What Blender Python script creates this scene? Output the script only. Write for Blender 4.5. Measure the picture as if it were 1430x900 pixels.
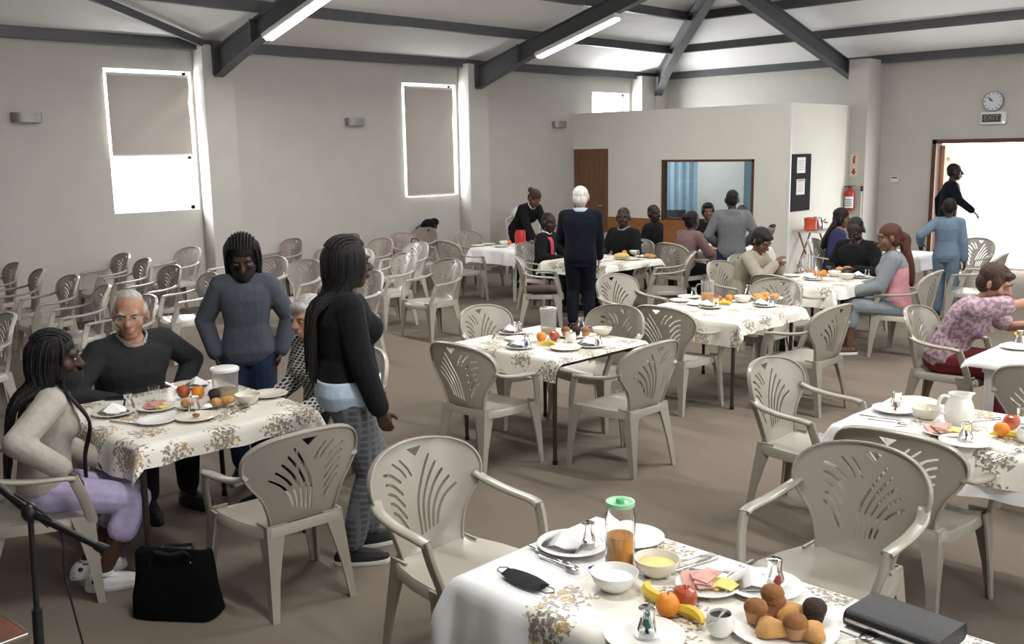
import bpy, bmesh, math, random
from mathutils import Vector, Matrix, Quaternion
from mathutils.geometry import delaunay_2d_cdt
random.seed(7)
PI = math.pi
SC = bpy.context.scene
COL = SC.collection
for o in list(bpy.data.objects):
    bpy.data.objects.remove(o)

# ------------------------------------------------------------------ camera
# world: X runs along the far end wall, Y along the window wall, floor z = 0
CAM_R = Vector((0.7130, 0.7010, -0.0161)); CAM_W = Vector((-0.6930, 0.7003, -0.1714))
CAM_R.normalize(); CAM_W.normalize()
CAM_U = CAM_R.cross(CAM_W); CAM_U.normalize(); CAM_R = CAM_W.cross(CAM_U)
CAM_P = Vector((0, 0, 2.1)); FPX = 1362.6
cd = bpy.data.cameras.new('camera'); cam = bpy.data.objects.new('camera', cd); COL.objects.link(cam)
cd.sensor_fit = 'HORIZONTAL'; cd.sensor_width = 36; cd.lens = FPX / 1430 * 36; cd.clip_start = .05; cd.clip_end = 300
cam.matrix_world = Matrix(((CAM_R.x, CAM_U.x, -CAM_W.x, 0), (CAM_R.y, CAM_U.y, -CAM_W.y, 0), (CAM_R.z, CAM_U.z, -CAM_W.z, 2.1), (0, 0, 0, 1)))
SC.camera = cam

def on(x, y, z):
    """measured picture point -> room point on the level plane z"""
    d = CAM_R * ((x - 715) / FPX) - CAM_U * ((y - 450) / FPX) + CAM_W
    return CAM_P + d * ((z - CAM_P.z) / d.z)

# ------------------------------------------------------------------ light and exposure
VS = SC.view_settings
VS.view_transform = 'Standard'; VS.look = 'None'; VS.gamma = 1; VS.use_curve_mapping = False
VS.exposure = 0.25
W = bpy.data.worlds.new('overcast_sky'); SC.world = W; W.use_nodes = True
bgn = W.node_tree.nodes['Background']; bgn.inputs[0].default_value = (.93, .97, 1, 1); bgn.inputs[1].default_value = 4.5

def area(name, loc, rot, sx, sy, power, col=(1, 1, 1), spread=PI):
    l = bpy.data.lights.new(name, 'AREA'); l.shape = 'RECTANGLE'; l.size = sx; l.size_y = sy; l.energy = power; l.color = col; l.spread = spread
    o = bpy.data.objects.new(name, l); COL.objects.link(o); o.location = loc; o.rotation_euler = rot
    return o
# daylight entering by the left windows and the open door (each lamp stands in its opening)
for yy in (-.9, 3.3, 7.5, 11.7):
    area('fill_window_right', (3.62, yy + .6, 2.1), (0, PI/2, 0), 1.9, 2.4, 14, (.97, .98, 1))  # right-hand lamps added as fill from the unseen camera side
area('daylight_window_a', (-13.16, 6.19, 2.32), (0, -PI/2, 0), 1.8, 1.15, 130, (.96, .98, 1))
area('daylight_window_b', (-13.16, 11.15, 2.32), (0, -PI/2, 0), 1.8, 1.15, 110, (.96, .98, 1))
area('daylight_window_c', (-13.16, 16.05, 2.32), (0, -PI/2, 0), 1.8, 1.15, 170, (.97, .98, 1))
area('daylight_door', (-5.9, 17.62, 1.1), (-PI/2, 0, 0), 1.8, 2.1, 85, (.96, .98, 1))

# ------------------------------------------------------------------ materials
MATS = {}
def nmat(name, col, rough=.6, metal=0, spec=.5, noise=0, nscale=20, bump=0, bscale=60, trans=0, ior=1.45, emit=None, estr=0, alpha=1, coat=0, sheen=0, col2=None, stretch=None, rnd=0, sss=0, coords='Object'):
    if name in MATS: return MATS[name]
    m = bpy.data.materials.new(name); m.use_nodes = True; nt = m.node_tree; b = nt.nodes['Principled BSDF']
    L = nt.links.new; N = nt.nodes.new
    b.inputs['Base Color'].default_value = (*col, 1); b.inputs['Roughness'].default_value = rough; b.inputs['Metallic'].default_value = metal
    b.inputs['Specular IOR Level'].default_value = spec; b.inputs['IOR'].default_value = ior
    b.inputs['Transmission Weight'].default_value = trans; b.inputs['Alpha'].default_value = alpha
    b.inputs['Coat Weight'].default_value = coat; b.inputs['Sheen Weight'].default_value = sheen
    if emit: b.inputs['Emission Color'].default_value = (*emit, 1); b.inputs['Emission Strength'].default_value = estr
    tc = N('ShaderNodeTexCoord'); src = tc.outputs[coords]
    if stretch:
        mp = N('ShaderNodeMapping'); mp.inputs['Scale'].default_value = stretch; L(src, mp.inputs[0]); src = mp.outputs[0]
    last = None
    if noise or col2:
        n = N('ShaderNodeTexNoise'); n.inputs['Scale'].default_value = nscale; n.inputs['Detail'].default_value = 4; L(src, n.inputs['Vector'])
        r = N('ShaderNodeValToRGB'); r.color_ramp.elements[0].position = .3; r.color_ramp.elements[1].position = .7
        c2 = col2 or tuple(min(1, c * (1 + noise)) for c in col); c1 = col if col2 else tuple(c * (1 - noise) for c in col)
        r.color_ramp.elements[0].color = (*c1, 1); r.color_ramp.elements[1].color = (*c2, 1)
        L(n.outputs['Fac'], r.inputs[0]); L(r.outputs[0], b.inputs['Base Color']); last = r.outputs[0]
    if rnd:
        oi = N('ShaderNodeObjectInfo'); hs = N('ShaderNodeHueSaturation')
        mr = N('ShaderNodeMapRange'); mr.inputs[3].default_value = 1 - rnd; mr.inputs[4].default_value = 1 + rnd
        L(oi.outputs['Random'], mr.inputs[0]); L(mr.outputs[0], hs.inputs['Value'])
        if last: L(last, hs.inputs['Color'])
        else: hs.inputs['Color'].default_value = (*col, 1)
        L(hs.outputs[0], b.inputs['Base Color'])
    if bump:
        n2 = N('ShaderNodeTexNoise'); n2.inputs['Scale'].default_value = bscale; n2.inputs['Detail'].default_value = 5; L(src, n2.inputs['Vector'])
        bp = N('ShaderNodeBump'); bp.inputs['Strength'].default_value = bump; bp.inputs['Distance'].default_value = .02
        L(n2.outputs['Fac'], bp.inputs['Height']); L(bp.outputs[0], b.inputs['Normal'])
    MATS[name] = m
    return m

def floral():
    if 'floral' in MATS: return MATS['floral']
    m = nmat('floral_plastic_cloth', (.8, .78, .7), rough=.38); nt = m.node_tree; b = nt.nodes['Principled BSDF']; L = nt.links.new; N = nt.nodes.new
    uv = N('ShaderNodeUVMap'); uv.uv_map = 'UVMap'
    nz = N('ShaderNodeTexNoise'); nz.inputs['Scale'].default_value = 34; nz.inputs['Detail'].default_value = 2; L(uv.outputs[0], nz.inputs['Vector'])
    mx = N('ShaderNodeVectorMath'); mx.operation = 'MULTIPLY_ADD'; mx.inputs[1].default_value = (.045, .045, 0)
    L(nz.outputs['Color'], mx.inputs[0]); L(uv.outputs[0], mx.inputs[2])
    v = N('ShaderNodeTexVoronoi'); v.voronoi_dimensions = '2D'; v.inputs['Scale'].default_value = 3.9; v.inputs['Randomness'].default_value = .62; L(mx.outputs[0], v.inputs['Vector'])
    r1 = N('ShaderNodeMapRange'); r1.inputs[1].default_value = .46; r1.inputs[2].default_value = .14; r1.inputs[4].default_value = 1.15; L(v.outputs['Distance'], r1.inputs[0])
    f = N('ShaderNodeTexVoronoi'); f.voronoi_dimensions = '2D'; f.inputs['Scale'].default_value = 66; L(mx.outputs[0], f.inputs['Vector'])
    sp_ = N('ShaderNodeSeparateColor'); L(f.outputs['Color'], sp_.inputs[0])
    gt = N('ShaderNodeMath'); gt.operation = 'GREATER_THAN'; L(r1.outputs[0], gt.inputs[0]); L(sp_.outputs[0], gt.inputs[1])
    ed = N('ShaderNodeMapRange'); ed.inputs[1].default_value = .62; ed.inputs[2].default_value = .44; L(f.outputs['Distance'], ed.inputs[0])
    mk0 = N('ShaderNodeMath'); mk0.operation = 'MULTIPLY'; L(gt.outputs[0], mk0.inputs[0]); L(ed.outputs[0], mk0.inputs[1])
    mk = N('ShaderNodeMath'); mk.operation = 'MULTIPLY'; mk.inputs[1].default_value = .95; L(mk0.outputs[0], mk.inputs[0])
    nz3 = N('ShaderNodeTexNoise'); nz3.inputs['Scale'].default_value = 9; nz3.inputs['Detail'].default_value = 1; L(uv.outputs[0], nz3.inputs['Vector'])
    ad = N('ShaderNodeMath'); ad.operation = 'MULTIPLY_ADD'; ad.inputs[1].default_value = .45; L(sp_.outputs[1], ad.inputs[0])
    sb_ = N('ShaderNodeMath'); sb_.operation = 'SUBTRACT'; sb_.inputs[1].default_value = .22; L(nz3.outputs['Fac'], sb_.inputs[0]); L(sb_.outputs[0], ad.inputs[2])
    cr = N('ShaderNodeValToRGB'); e = cr.color_ramp.elements
    e[0].position = .25; e[0].color = (.13, .125, .125, 1); e[1].position = .80; e[1].color = (.50, .36, .06, 1)
    x = e.new(.42); x.color = (.24, .21, .175, 1)
    x = e.new(.56); x.color = (.36, .30, .24, 1)
    x = e.new(.68); x.color = (.36, .21, .12, 1)
    L(ad.outputs[0], cr.inputs[0])
    mc = N('ShaderNodeMix'); mc.data_type = 'RGBA'; mc.inputs[6].default_value = (.80, .78, .70, 1)
    L(mk.outputs[0], mc.inputs[0]); L(cr.outputs[0], mc.inputs[7]); L(mc.outputs[2], b.inputs['Base Color'])
    MATS['floral'] = m
    return m

def pattern(name, kind, c1, c2, scale, rough=.8):
    """woven prints: plaid, lattice, speckle"""
    if name in MATS: return MATS[name]
    m = nmat(name, c1, rough=rough); nt = m.node_tree; b = nt.nodes['Principled BSDF']; L = nt.links.new; N = nt.nodes.new
    tc = N('ShaderNodeTexCoord')
    mc = N('ShaderNodeMix'); mc.data_type = 'RGBA'; mc.inputs[6].default_value = (*c1, 1); mc.inputs[7].default_value = (*c2, 1)
    if kind in ('plaid', 'lattice'):
        outs = []
        for k, ax in enumerate(('X', 'Z') if kind == 'plaid' else ('DIAGONAL', 'Z')):
            w = N('ShaderNodeTexWave'); w.wave_type = 'BANDS'; w.bands_direction = ax; w.inputs['Scale'].default_value = scale * (1 if k == 0 else 1.3)
            w.inputs['Distortion'].default_value = .4 if kind == 'plaid' else 2.5; mp = N('ShaderNodeMapping'); mp.inputs['Rotation'].default_value = (0, 0, .8 if kind == 'plaid' else 0); L(tc.outputs['Object'], mp.inputs[0]); L(mp.outputs[0], w.inputs['Vector'])
            r = N('ShaderNodeMapRange'); r.inputs[1].default_value = .62; r.inputs[2].default_value = .85; L(w.outputs['Fac'], r.inputs[0]); outs.append(r.outputs[0])
        a = N('ShaderNodeMath'); a.operation = 'MAXIMUM'; L(outs[0], a.inputs[0]); L(outs[1], a.inputs[1]); L(a.outputs[0], mc.inputs[0])
    else:
        v = N('ShaderNodeTexNoise'); v.inputs['Scale'].default_value = scale; v.inputs['Detail'].default_value = 3; L(tc.outputs['Object'], v.inputs['Vector'])
        r = N('ShaderNodeMapRange'); r.inputs[1].default_value = .46; r.inputs[2].default_value = .56; L(v.outputs['Fac'], r.inputs[0]); L(r.outputs[0], mc.inputs[0])
    L(mc.outputs[2], b.inputs['Base Color'])
    MATS[name] = m
    return m

M_WALL = nmat('painted_plaster_wall', (.49, .472, .435), rough=.75, noise=.03, nscale=3, bump=.05, bscale=90)
M_PART = nmat('painted_partition_board', (.72, .70, .63), rough=.65, noise=.02, nscale=2)
M_CEIL = nmat('ceiling_board', (.78, .77, .76), rough=.8, noise=.02, nscale=2)
M_BEAM = nmat('grey_painted_steel', (.085, .088, .092), rough=.45, spec=.4, noise=.1, nscale=4)
M_CARPET = nmat('brown_grey_carpet', (.168, .138, .110), rough=.95, spec=.1, col2=(.230, .192, .155), nscale=220, bump=.5, bscale=500)
M_CHAIR = nmat('beige_moulded_plastic', (.335, .310, .262), rough=.26, spec=.5, rnd=.10, bump=.02, bscale=250)
M_CHAIRW = nmat('off_white_moulded_plastic', (.44, .41, .37), rough=.22, spec=.55, rnd=.08)
M_CHAIRP = nmat('pinkish_moulded_plastic', (.36, .30, .27), rough=.3, spec=.5, rnd=.08)
M_DOOR = nmat('brown_wood_door', (.17, .085, .045), rough=.5, noise=.25, nscale=6, stretch=(8, 8, .6))
M_DADO = nmat('orange_brown_panel', (.30, .12, .045), rough=.5, noise=.2, nscale=6, stretch=(1, 1, 8))
M_FRAME = nmat('dark_timber_frame', (.10, .040, .022), rough=.5, noise=.2, nscale=10, stretch=(6, 6, .8))
M_WHITE = nmat('white_gloss_paint', (.75, .75, .74), rough=.35)
M_BLACK = nmat('black_plastic', (.012, .012, .013), rough=.4)
M_GLASS = nmat('clear_glass', (1, 1, 1), rough=.0, trans=1, ior=1.45)
M_PANE = nmat('window_glass', (.9, .95, .95), rough=.02, alpha=.06)
M_STEEL = nmat('cutlery_steel', (.62, .62, .62), rough=.18, metal=1)
M_CHINA = nmat('white_china', (.80, .79, .75), rough=.15, spec=.5)
M_CREAM = nmat('cream_china', (.72, .68, .58), rough=.2)
M_CLOTH = nmat('white_cotton_cloth', (.78, .78, .77), rough=.85, sheen=.1, bump=.03, bscale=400)
M_LEG = nmat('brown_steel_tube', (.045, .034, .026), rough=.35, metal=.3)
M_WLEG = nmat('white_painted_leg', (.66, .66, .64), rough=.4)
M_WOODTOP = nmat('table_board', (.25, .17, .10), rough=.5, noise=.2, nscale=8)

# ------------------------------------------------------------------ mesh helpers
class G:
    def __init__(s): s.v = []; s.f = []; s.uv = None
    def add(s, vs, fs):
        o = len(s.v); s.v += [tuple(v) for v in vs]; s.f += [tuple(i + o for i in f) for f in fs]; return s
    def box(s, c, d, R=None):
        x, y, z = (k / 2 for k in d); vs = [Vector((a * x, b * y, e * z)) for a in (-1, 1) for b in (-1, 1) for e in (-1, 1)]
        if R: vs = [R @ v for v in vs]
        c = Vector(c)
        return s.add([v + c for v in vs], [(0, 1, 3, 2), (4, 6, 7, 5), (0, 4, 5, 1), (2, 3, 7, 6), (0, 2, 6, 4), (1, 5, 7, 3)])
    def bb(s, a, b): return s.box([(p + q) / 2 for p, q in zip(a, b)], [abs(q - p) for p, q in zip(a, b)])
    def loft(s, rings, cap=True, closed=False):
        n = len(rings[0]); vs = [p for r in rings for p in r]; fs = []
        m = len(rings)
        for i in range(m if closed else m - 1):
            for j in range(n):
                a = i * n + j; b = i * n + (j + 1) % n; i2 = (i + 1) % m
                fs.append((a, b, i2 * n + (j + 1) % n, i2 * n + j))
        if cap and not closed:
            fs.append(tuple(range(n))[::-1]); fs.append(tuple(range((m - 1) * n, m * n)))
        return s.add(vs, fs)
    def sweep(s, path, prof, up=(0, 0, 1), closed=False, scale=None):
        """prof: list of (side, up) offsets; scale: per point factor or (fx, fy)"""
        P = [Vector(p) for p in path]; n = len(P); rings = []; up = Vector(up)
        for i in range(n):
            if closed: t = P[(i + 1) % n] - P[i - 1]
            else: t = P[min(i + 1, n - 1)] - P[max(i - 1, 0)]
            t.normalize(); sd = t.cross(up)
            if sd.length < 1e-4: sd = t.cross(Vector((0, 1, .01)))
            sd.normalize(); u2 = sd.cross(t)
            k = scale[i] if scale else 1
            kx, ky = k if isinstance(k, tuple) else (k, k)
            rings.append([P[i] + sd * (a * kx) + u2 * (b * ky) for a, b in prof])
        return s.loft(rings, cap=not closed, closed=closed)
    def tube(s, path, r, n=8, closed=False):
        rr = r if isinstance(r, (list, tuple)) else [r] * len(path)
        P = [Vector(p) for p in path]; rings = []; prev = None
        for i in range(len(P)):
            if closed: t = P[(i + 1) % len(P)] - P[i - 1]
            else: t = P[min(i + 1, len(P) - 1)] - P[max(i - 1, 0)]
            if t.length < 1e-9: t = Vector((0, 0, 1))
            t.normalize()
            if prev is None:
                a = Vector((0, 0, 1)) if abs(t.z) < .9 else Vector((1, 0, 0)); sd = t.cross(a).normalized()
            else:
                sd = (prev - t * prev.dot(t)); sd = sd.normalized() if sd.length > 1e-6 else t.orthogonal().normalized()
            prev = sd; u2 = t.cross(sd)
            rings.append([P[i] + (sd * math.cos(2 * PI * j / n) + u2 * math.sin(2 * PI * j / n)) * rr[i] for j in range(n)])
        return s.loft(rings, cap=not closed, closed=closed)
    def lathe(s, prof, n=20, c=(0, 0, 0), cap=False, squash=(1, 1)):
        c = Vector(c); rings = [[c + Vector((r * math.cos(2 * PI * j / n) * squash[0], r * math.sin(2 * PI * j / n) * squash[1], z)) for j in range(n)] for r, z in prof]
        return s.loft(rings, cap=cap)
    def ell(s, c, r, R=None, nu=14, nv=9):
        c = Vector(c); rings = []
        for i in range(1, nv):
            a = PI * i / nv - PI / 2; ring = []
            for j in range(nu):
                p = Vector((math.cos(a) * math.cos(2 * PI * j / nu) * r[0], math.cos(a) * math.sin(2 * PI * j / nu) * r[1], math.sin(a) * r[2]))
                ring.append(c + (R @ p if R else p))
            rings.append(ring)
        o = len(s.v); s.loft(rings, cap=False); e = len(s.v)
        b = Vector((0, 0, -r[2])); t = Vector((0, 0, r[2]))
        s.v += [tuple(c + (R @ b if R else b)), tuple(c + (R @ t if R else t))]
        for j in range(nu):
            s.f.append((o + (j + 1) % nu, o + j, e)); q = e - nu
            s.f.append((q + j, q + (j + 1) % nu, e + 1))
        return s
    def cap(s, a, b, ra, rb, n=12):
        """tapered capsule"""
        a = Vector(a); b = Vector(b); t = b - a; l = t.length
        if l < 1e-6: return s.ell(a, (ra, ra, ra))
        t /= l; pts = []; rs = []
        for k in (90, 60, 30): pts.append(a - t * ra * math.sin(math.radians(k))); rs.append(max(.0008, ra * math.cos(math.radians(k))))
        pts += [a, b]; rs += [ra, rb]
        for k in (30, 60, 90): pts.append(b + t * rb * math.sin(math.radians(k))); rs.append(max(.0008, rb * math.cos(math.radians(k))))
        return s.tube(pts, rs, n)
    def sheet(s, outer, holes, step, fmap, th, nrm=None):
        """flat outline with holes -> filled, bent by fmap, thickened along nrm"""
        pts = []; edges = []; loops = [outer] + holes
        for lp in loops:
            o = len(pts); pts += [Vector(p) for p in lp]; edges += [(o + i, o + (i + 1) % len(lp)) for i in range(len(lp))]
        xs = [p[0] for p in outer]; ys = [p[1] for p in outer]
        def inside(p, lp):
            r = False; j = len(lp) - 1
            for i in range(len(lp)):
                if (lp[i][1] > p[1]) != (lp[j][1] > p[1]) and p[0] < (lp[j][0] - lp[i][0]) * (p[1] - lp[i][1]) / (lp[j][1] - lp[i][1]) + lp[i][0]: r = not r
                j = i
            return r
        def near(p, lp, d): return any((Vector(q) - Vector(p)).length < d for q in lp)
        y = min(ys) + step * .5
        while y < max(ys):
            x = min(xs) + step * .5
            while x < max(xs):
                p = (x, y)
                if inside(p, outer) and not any(inside(p, h) for h in holes) and not any(near(p, h, step * .45) for h in loops): pts.append(Vector(p))
                x += step
            y += step
        V, E_, F, *_ = delaunay_2d_cdt(pts, edges, [], 0, 1e-6)
        tri = []
        for f in F:
            c = (sum(V[i][0] for i in f) / 3, sum(V[i][1] for i in f) / 3)
            if inside(c, outer) and not any(inside(c, h) for h in holes): tri.append(tuple(f))
        base = [Vector(fmap(v[0], v[1])) for v in V]
        nr = nrm or (lambda x, y: Vector((0, 1, 0)))
        back = [base[i] - Vector(nr(V[i][0], V[i][1])) * th for i in range(len(V))]
        n = len(base); o = len(s.v); s.v += [tuple(p) for p in base] + [tuple(p) for p in back]
        cnt = {}
        for a, b, c in tri:
            s.f.append((o + a, o + b, o + c)); s.f.append((o + n + c, o + n + b, o + n + a))
            for e in ((a, b), (b, c), (c, a)): cnt[e] = 1
        for a, b in list(cnt):
            if (b, a) not in cnt: s.f.append((o + b, o + a, o + n + a, o + n + b))
        return s
    def mesh(s, name, mat=None, ang=40):
        me = bpy.data.meshes.new(name); me.from_pydata(s.v, [], s.f); me.validate(); me.update()
        if s.uv:
            u = me.uv_layers.new(name='UVMap')
            for lp in me.loops: u.data[lp.index].uv = s.uv[lp.vertex_index]
        if ang:
            me.shade_smooth(); me.set_sharp_from_angle(angle=math.radians(ang))
        if mat: me.materials.append(mat)
        return me

def link(name, me, parent=None, loc=None, rot=None):
    o = bpy.data.objects.new(name, me); COL.objects.link(o); o.parent = parent
    if loc is not None: o.location = loc
    if rot is not None: o.rotation_euler = rot if isinstance(rot, (tuple, list)) else (0, 0, rot)
    return o
def tag(o, label, cat, group=None, kind=None):
    if label: o['label'] = label
    if cat: o['category'] = cat
    if group: o['group'] = group
    if kind: o['kind'] = kind
    return o
def thing(name, label, cat, loc=(0, 0, 0), rot=0, group=None):
    o = bpy.data.objects.new(name, None); COL.objects.link(o); o.location = loc; o.rotation_euler = (0, 0, rot); o.empty_display_size = .1
    return tag(o, label, cat, group)
def part(name, g, mat, parent=None, ang=40, loc=None, rot=None):
    return link(name, g.mesh(name, mat, ang), parent, loc, rot)
def struct(name, g, mat, ang=30):
    o = part(name, g, mat, None, ang); o['kind'] = 'structure'; return o
def dup(root, loc=None, rot=None, label=None, group=None, parent=None):
    c = root.copy(); COL.objects.link(c); c.parent = parent
    if loc is not None: c.location = loc
    if rot is not None: c.rotation_euler = rot if isinstance(rot, (tuple, list)) else (0, 0, rot)
    if label: c['label'] = label
    if group: c['group'] = group
    for ch in list(root.children): dup(ch, parent=c)
    return c
def rrect(w, h, r=.3, k=2):
    """rounded rectangle profile, r as a share of the short side"""
    r = min(w, h) * r; out = []
    for cx, cy, a0 in ((w/2 - r, h/2 - r, 0), (-w/2 + r, h/2 - r, 90), (-w/2 + r, -h/2 + r, 180), (w/2 - r, -h/2 + r, 270)):
        for i in range(k + 1):
            a = math.radians(a0 + 90 * i / k); out.append((cx + r * math.cos(a), cy + r * math.sin(a)))
    return out
def smooth_path(pts, n=6):
    """Catmull-Rom through the points"""
    P = [Vector(p) for p in pts]; out = []
    for i in range(len(P) - 1):
        p0 = P[max(i - 1, 0)]; p1 = P[i]; p2 = P[i + 1]; p3 = P[min(i + 2, len(P) - 1)]
        for k in range(n):
            t = k / n
            out.append(.5 * ((2 * p1) + (p2 - p0) * t + (2 * p0 - 5 * p1 + 4 * p2 - p3) * t * t + (3 * p1 - p0 - 3 * p2 + p3) * t ** 3))
    out.append(P[-1]); return out

# ------------------------------------------------------------------ the hall
XW, YE, XR, YB = -12.92, 17.56, 3.7, -4.0
g = G(); g.bb((XW - .3, YB - .3, -.12), (XR + .3, YE + .3, 0)); struct('floor', g, M_CARPET)
WINS = [(-4.35, -3.15), (.62, 1.84), (5.58, 6.80), (10.55, 11.75), (15.45, 16.65)]
g = G(); y0 = YB - .3
for a, b in WINS[1:] + [(YE + .25, None)]:
    g.bb((XW - .25, y0, 0), (XW, a, 3.78))
    if b:
        g.bb((XW - .25, a, 0), (XW, b, 1.38)); g.bb((XW - .25, a, 3.27), (XW, b, 3.78)); y0 = b
wall_left = struct('wall_left', g, M_WALL)
for y in (1.88, 6.84, 11.80, 16.72):
    g = G(); g.bb((XW - .01, y, 0), (XW + .28, y + .46, 3.62)); part('pilaster', g, M_WALL, wall_left, 30)
# end wall with the open doorway
DX0, DX1, DZ = -6.93, -4.95, 2.2
g = G(); g.bb((XW - .25, YE, 0), (DX0, YE + .22, 3.78)); g.bb((DX1, YE, 0), (XR + .3, YE + .22, 3.78)); g.bb((DX0, YE, DZ), (DX1, YE + .22, 3.78))
wall_end = struct('wall_end', g, M_WALL)
g = G(); g.bb((-8.24, 16.95, 0), (-7.87, YE + .01, 3.62)); part('pilaster', g, M_WALL, wall_end, 30)
g = G(); g.bb((XW + .0, 17.2, 0), (XW + .34, YE + .01, 3.62)); part('pilaster', g, M_WALL, wall_end, 30)
# unseen sides of the hall, with windows in the right wall
g = G(); y0 = YB
for a in (-1.5, 2.7, 6.9, 11.1):
    g.bb((XR, y0, 0), (XR + .25, a, 3.78)); g.bb((XR, a, 0), (XR + .25, a + 2.4, 1.1)); g.bb((XR, a, 3.1), (XR + .25, a + 2.4, 3.78)); y0 = a + 2.4
g.bb((XR, y0, 0), (XR + .25, YE + .25, 3.78)); struct('wall_right', g, M_WALL)
g = G(); g.bb((XW - .25, YB - .25, 0), (XR + .25, YB, 7)); struct('wall_back', g, nmat('darkened_back_wall', (.08, .06, .055), rough=.9))  # unseen wall coloured dark to cut bounce light from behind the camera
# hipped roof lining
RS = .27; RZ = 3.66
def roofz(x, y): return RZ + RS * min(x - XW, YE - y, XR - x + .0)
XM = (XW + XR) / 2; hz = RZ + RS * (XM - XW); hy = YE - (XM - XW)
g = G()
A = [(XW, YB, RZ), (XW, YE, RZ), (XR, YE, RZ), (XR, YB, RZ), (XM, hy, hz), (XM, YB, hz)]
A2 = [(x, y, z + .15) for x, y, z in A]
g.add(A + A2, [(0, 5, 4, 1), (1, 4, 2), (2, 4, 5, 3), (6, 7, 10, 11), (7, 8, 10), (8, 9, 11, 10), (0, 1, 7, 6), (1, 2, 8, 7), (2, 3, 9, 8), (3, 5, 11, 9), (5, 0, 6, 11)])
ceiling = struct('ceiling', g, M_CEIL, 10)
IB = lambda w, h, t=.012: [(-w/2, 0), (w/2, 0), (w/2, -t), (t/2, -t), (t/2, -h + t), (w/2, -h + t), (w/2, -h), (-w/2, -h), (-w/2, -h + t), (-t/2, -h + t), (-t/2, -t), (-w/2, -t)]
def ibeam(name, path, w, hs):
    g = G(); rings = []
    d = Vector(path[-1]) - Vector(path[0]); sd = Vector((d.y, -d.x, 0)).normalized()
    for p, h in zip(path, hs): rings.append([Vector(p) + sd * a + Vector((0, 0, b)) for a, b in IB(w, h)])
    g.loft(rings); return part(name, g, M_BEAM, ceiling, 20)
def rz(x): return 3.60 + RS * (x + 12.53)
for y in (2.1, 7.07, 12.03):
    ibeam('rafter', [(x, y, rz(x)) for x in (-12.63, -11.55, -10.6, XM)], .15, [.38, .30, .26, .26])
    ibeam('rafter', [(XW + XR - x, y, rz(x)) for x in (-12.63, -11.55, -10.6, XM)], .15, [.38, .30, .26, .26])
    for x in (-11.62,):     # stiffener plate at the haunch splice
        g = G(); g.box((x, y, rz(x) - .13), (.03, .16, .29)); part('splice_plate', g, M_BEAM, ceiling, 20)
    g = G(); g.box((-12.62, y, 3.44), (.03, .17, .44)); part('end_plate', g, M_BEAM, ceiling, 20)
for x in (-8.35, -3.6, .6):
    top = min(x - XW, XR - x)
    ibeam('jack_rafter', [(x, YE - .1 - d, rz(XW + .1 + d)) for d in (.05, min(top, 8.2) - .1)], .15, [.26, .26])
ibeam('hip_rafter', [(XW + .33 + d, YE - .33 - d, 3.70 + RS * (d - .05)) for d in (0, .55, 1.2, 8)], .16, [.46, .34, .27, .27])
k = 0
while True:                                  # purlins run level under the lining, mitred at the hips
    d = .10 + 1.36 * k; z = RZ + RS * d - .005
    if d > 8.2: break
    h = .12
    g = G(); x = XW + d; yl = YE - d
    g.add([(x - .05, YB, z - h), (x + .05, YB, z - h), (x + .05, YB, z + .02), (x - .05, YB, z), (x - .05, yl + .05, z - h), (x + .05, yl - .05, z - h), (x + .05, yl - .05, z + .02), (x - .05, yl + .05, z)],
          [(0, 1, 2, 3), (7, 6, 5, 4), (0, 4, 5, 1), (1, 5, 6, 2), (2, 6, 7, 3), (3, 7, 4, 0)]); part('purlin', g, M_BEAM, ceiling, 20)
    g = G(); y = YE - d; xr = XR - d
    g.add([(x - .05, y + .05, z - h), (x + .05, y - .05, z - h), (x + .05, y - .05, z + .02), (x - .05, y + .05, z), (xr + .05, y + .05, z - h), (xr - .05, y - .05, z - h), (xr - .05, y - .05, z + .02), (xr + .05, y + .05, z)],
          [(3, 2, 1, 0), (4, 5, 6, 7), (1, 5, 4, 0), (2, 6, 5, 1), (3, 7, 6, 2), (0, 4, 7, 3)]); part('purlin', g, M_BEAM, ceiling, 20)
    k += 1
g = G(); g.sweep([(-12.72, 6.95, 3.63), (-10.3, 2.75, 4.26)], rrect(.06, .10, .1, 1)); part('wind_brace', g, M_BEAM, ceiling, 20)

# windows in the left wall
for i, (a, b) in enumerate(WINS[1:]):
    g = G(); t = .05
    for lo, hi in (((XW - .20, a, 1.38), (XW - .15, b, 1.38 + t)), ((XW - .20, a, 3.27 - t), (XW - .15, b, 3.27)), ((XW - .20, a, 1.38), (XW - .15, a + t, 3.27)), ((XW - .20, b - t, 1.38), (XW - .15, b, 3.27)), ((XW - .2, a, 2.08), (XW - .15, b, 2.12))): g.bb(lo, hi)
    w = struct('window_%d' % (i + 1), g, M_WHITE)
    g = G(); g.bb((XW - .180, a + .03, 1.41), (XW - .174, b - .03, 3.24)); part('pane', g, M_PANE, w, 0)
for i, a in enumerate((-1.5, 2.7, 6.9, 11.1)):
    g = G(); t = .05; q = a + 2.4
    for lo, hi in (((XR + .12, a, 1.1), (XR + .17, q, 1.1 + t)), ((XR + .12, a, 3.1 - t), (XR + .17, q, 3.1)), ((XR + .12, a, 1.1), (XR + .17, a + t, 3.1)), ((XR + .12, q - t, 1.1), (XR + .17, q, 3.1)), ((XR + .12, a + 1.18, 1.1), (XR + .17, a + 1.22, 3.1))): g.bb(lo, hi)
    w = struct('window_%d' % (i + 6), g, M_WHITE)
    g = G(); g.bb((XR + .140, a + .03, 1.13), (XR + .146, q - .03, 3.07)); part('pane', g, M_PANE, w, 0)
M_BLIND = nmat('taupe_roller_fabric', (.36, .325, .295), rough=.85, bump=.05, bscale=300)
nt = M_BLIND.node_tree; tr = nt.nodes.new('ShaderNodeBsdfTranslucent'); tr.inputs[0].default_value = (.55, .47, .42, 1); ms = nt.nodes.new('ShaderNodeMixShader'); ms.inputs[0].default_value = .010
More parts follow.
